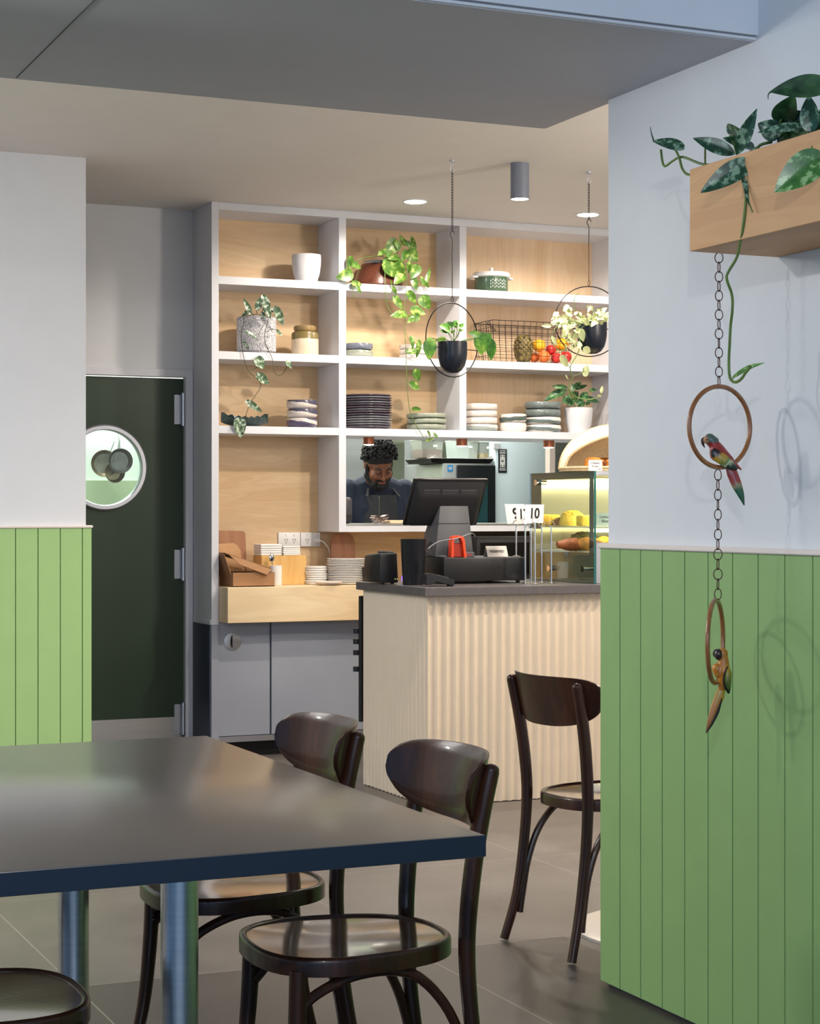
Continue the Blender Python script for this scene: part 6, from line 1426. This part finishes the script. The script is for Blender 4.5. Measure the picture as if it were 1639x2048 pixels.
mw = paint('painted_wing', 0, [(0, (24, 20, 22)), (.14, (28, 24, 22)), (.26, (190, 140, 40)), (.48, (176, 150, 44)), (.62, (96, 120, 60)), (.74, (196, 196, 150)), (.84, (40, 60, 44)), (1, (24, 30, 28))], 150, .35, local_dir(Q(600, 600), Q(900, 1060), t))
for s_ in (-1, 1):
    bm = B(); dd = s_ * .0185
    P = [Q(480, 650, dd * .8), Q(560, 740, dd), Q(700, 850, dd * .95), Q(850, 960, dd * .75), Q(1000, 1060, dd * .45)]
    PS = spline(P, 5); tube(bm, PS, [60 * k, 110 * k, 130 * k, 120 * k, 95 * k, 30 * k], 14, flat=1.0)
    o_ = sum((v.co for v in bm.verts), Vector()) / len(bm.verts)
    for v in bm.verts: dv_ = (v.co - o_).dot(EF); v.co -= EF * dv_ * .62
    obj('wing', bm, mw, pb)
mt = paint('painted_tail', 0, [(0, (150, 44, 38)), (.36, (156, 50, 40)), (.46, (150, 140, 96)), (.56, (40, 92, 56)), (1, (30, 76, 48))], 200, .25, local_dir(Q(860, 1040), Q(1160, 1840), t))
bm = B(); P = spline([Q(830, 980), Q(900, 1150), Q(1000, 1400), Q(1090, 1620), Q(1160, 1845)], 5); tube(bm, P, [80 * k, 118 * k, 112 * k, 72 * k, 10 * k], 12)
for v in bm.verts:
    dv_ = (v.co - Q(1000, 1400)).dot(EF); v.co -= EF * dv_ * .6
obj('tail', bm, mt, pb)
# lower bird
t, c, d = ornament('lower cane hoop turned sideways with a yellow painted parrot, hanging below the upper one', (1435, 940), (1430, 1283), 83, .34, (940, 1198), 13)
qb = cr(1380, 1180, 6.825); k = MP / 6.825
bm = B(); capsule(bm, Q(440, 860), Q(450, 960), 72 * k, 72 * k); capsule(bm, Q(450, 960), Q(455, 1120), 75 * k, 92 * k); capsule(bm, Q(455, 1120), Q(440, 1260), 90 * k, 60 * k); capsule(bm, Q(365, 1070), Q(390, 1130), 76 * k, 76 * k); capsule(bm, Q(440, 1260), Q(420, 1340), 60 * k, 45 * k)
pb = obj('parrot_body', remeshed(bm, .0018, 4, .5), mat('painted_parrot_orange', (190, 120, 40), .4, var=.25, vscale=60, coat=.4), t, ang=180, label='orange-yellow painted parrot body')
bm = B(); ball(bm, Q(385, 880, -.004), 68 * k, (.9, .9, 1.2)); obj('face', bm, mat('painted_dark_face', (44, 32, 36), .35, var=.3, vscale=100, coat=.5), pb)
bm = B(); tube(bm, spline([Q(370, 830), Q(338, 850), Q(326, 880), Q(326, 912)], 4), [34 * k, 32 * k, 22 * k, 5 * k], 8); obj('beak', bm, mat('painted_dark_beak', (58, 38, 32), .35), pb)
bm = B(); ball(bm, Q(388, 872, -.013), 12 * k); obj('eye', bm, mat('pale_eye', (160, 130, 110), .2), pb)
mw = paint('painted_yellow_wing', 0, [(0, (170, 140, 40)), (.4, (120, 120, 40)), (.7, (80, 100, 44)), (1, (30, 32, 26))], 150, .4, local_dir(Q(490, 1080), Q(520, 1400), t))
bm = B(); tube(bm, spline([Q(500, 1040, -.006), Q(505, 1130, -.010), Q(500, 1240, -.010), Q(505, 1330, -.008), Q(518, 1405, -.004)], 5), [26 * k, 58 * k, 62 * k, 48 * k, 10 * k], 12); wing = obj('wing', bm, mw, pb)
bm = B(); tube(bm, spline([Q(508, 1045, -.012), Q(465, 1150, -.018), Q(455, 1260, -.018), Q(490, 1350, -.014), Q(520, 1408, -.006), Q(540, 1330, -.010), Q(548, 1200, -.010), Q(530, 1080, -.008)], 4), 11 * k, 6); obj('wing_outline', bm, mat('painted_black_line', (26, 26, 22), .4), pb)
mt = paint('painted_yellow_tail', 0, [(0, (186, 150, 50)), (.45, (200, 130, 60)), (.8, (170, 110, 50)), (1, (60, 60, 40))], 130, .3, local_dir(Q(420, 1340), Q(215, 1950), t))
bm = B(); P = spline([Q(430, 1320), Q(400, 1440), Q(340, 1600), Q(275, 1790), Q(215, 1955)], 5); tube(bm, P, [48 * k, 66 * k, 62 * k, 46 * k, 8 * k], 12)
for v in bm.verts:
    dv_ = (v.co - Q(340, 1600)).dot(EF); v.co -= EF * dv_ * .5
obj('tail', bm, mt, pb)
bm = B(); tube(bm, spline([Q(430, 1480, -.008), Q(375, 1660, -.009), Q(300, 1820, -.007), Q(235, 1930, -.002)], 5), [8 * k, 22 * k, 16 * k, 6 * k], 6); obj('tail_stripe', bm, mat('painted_black_line', (26, 26, 22), .4), pb)
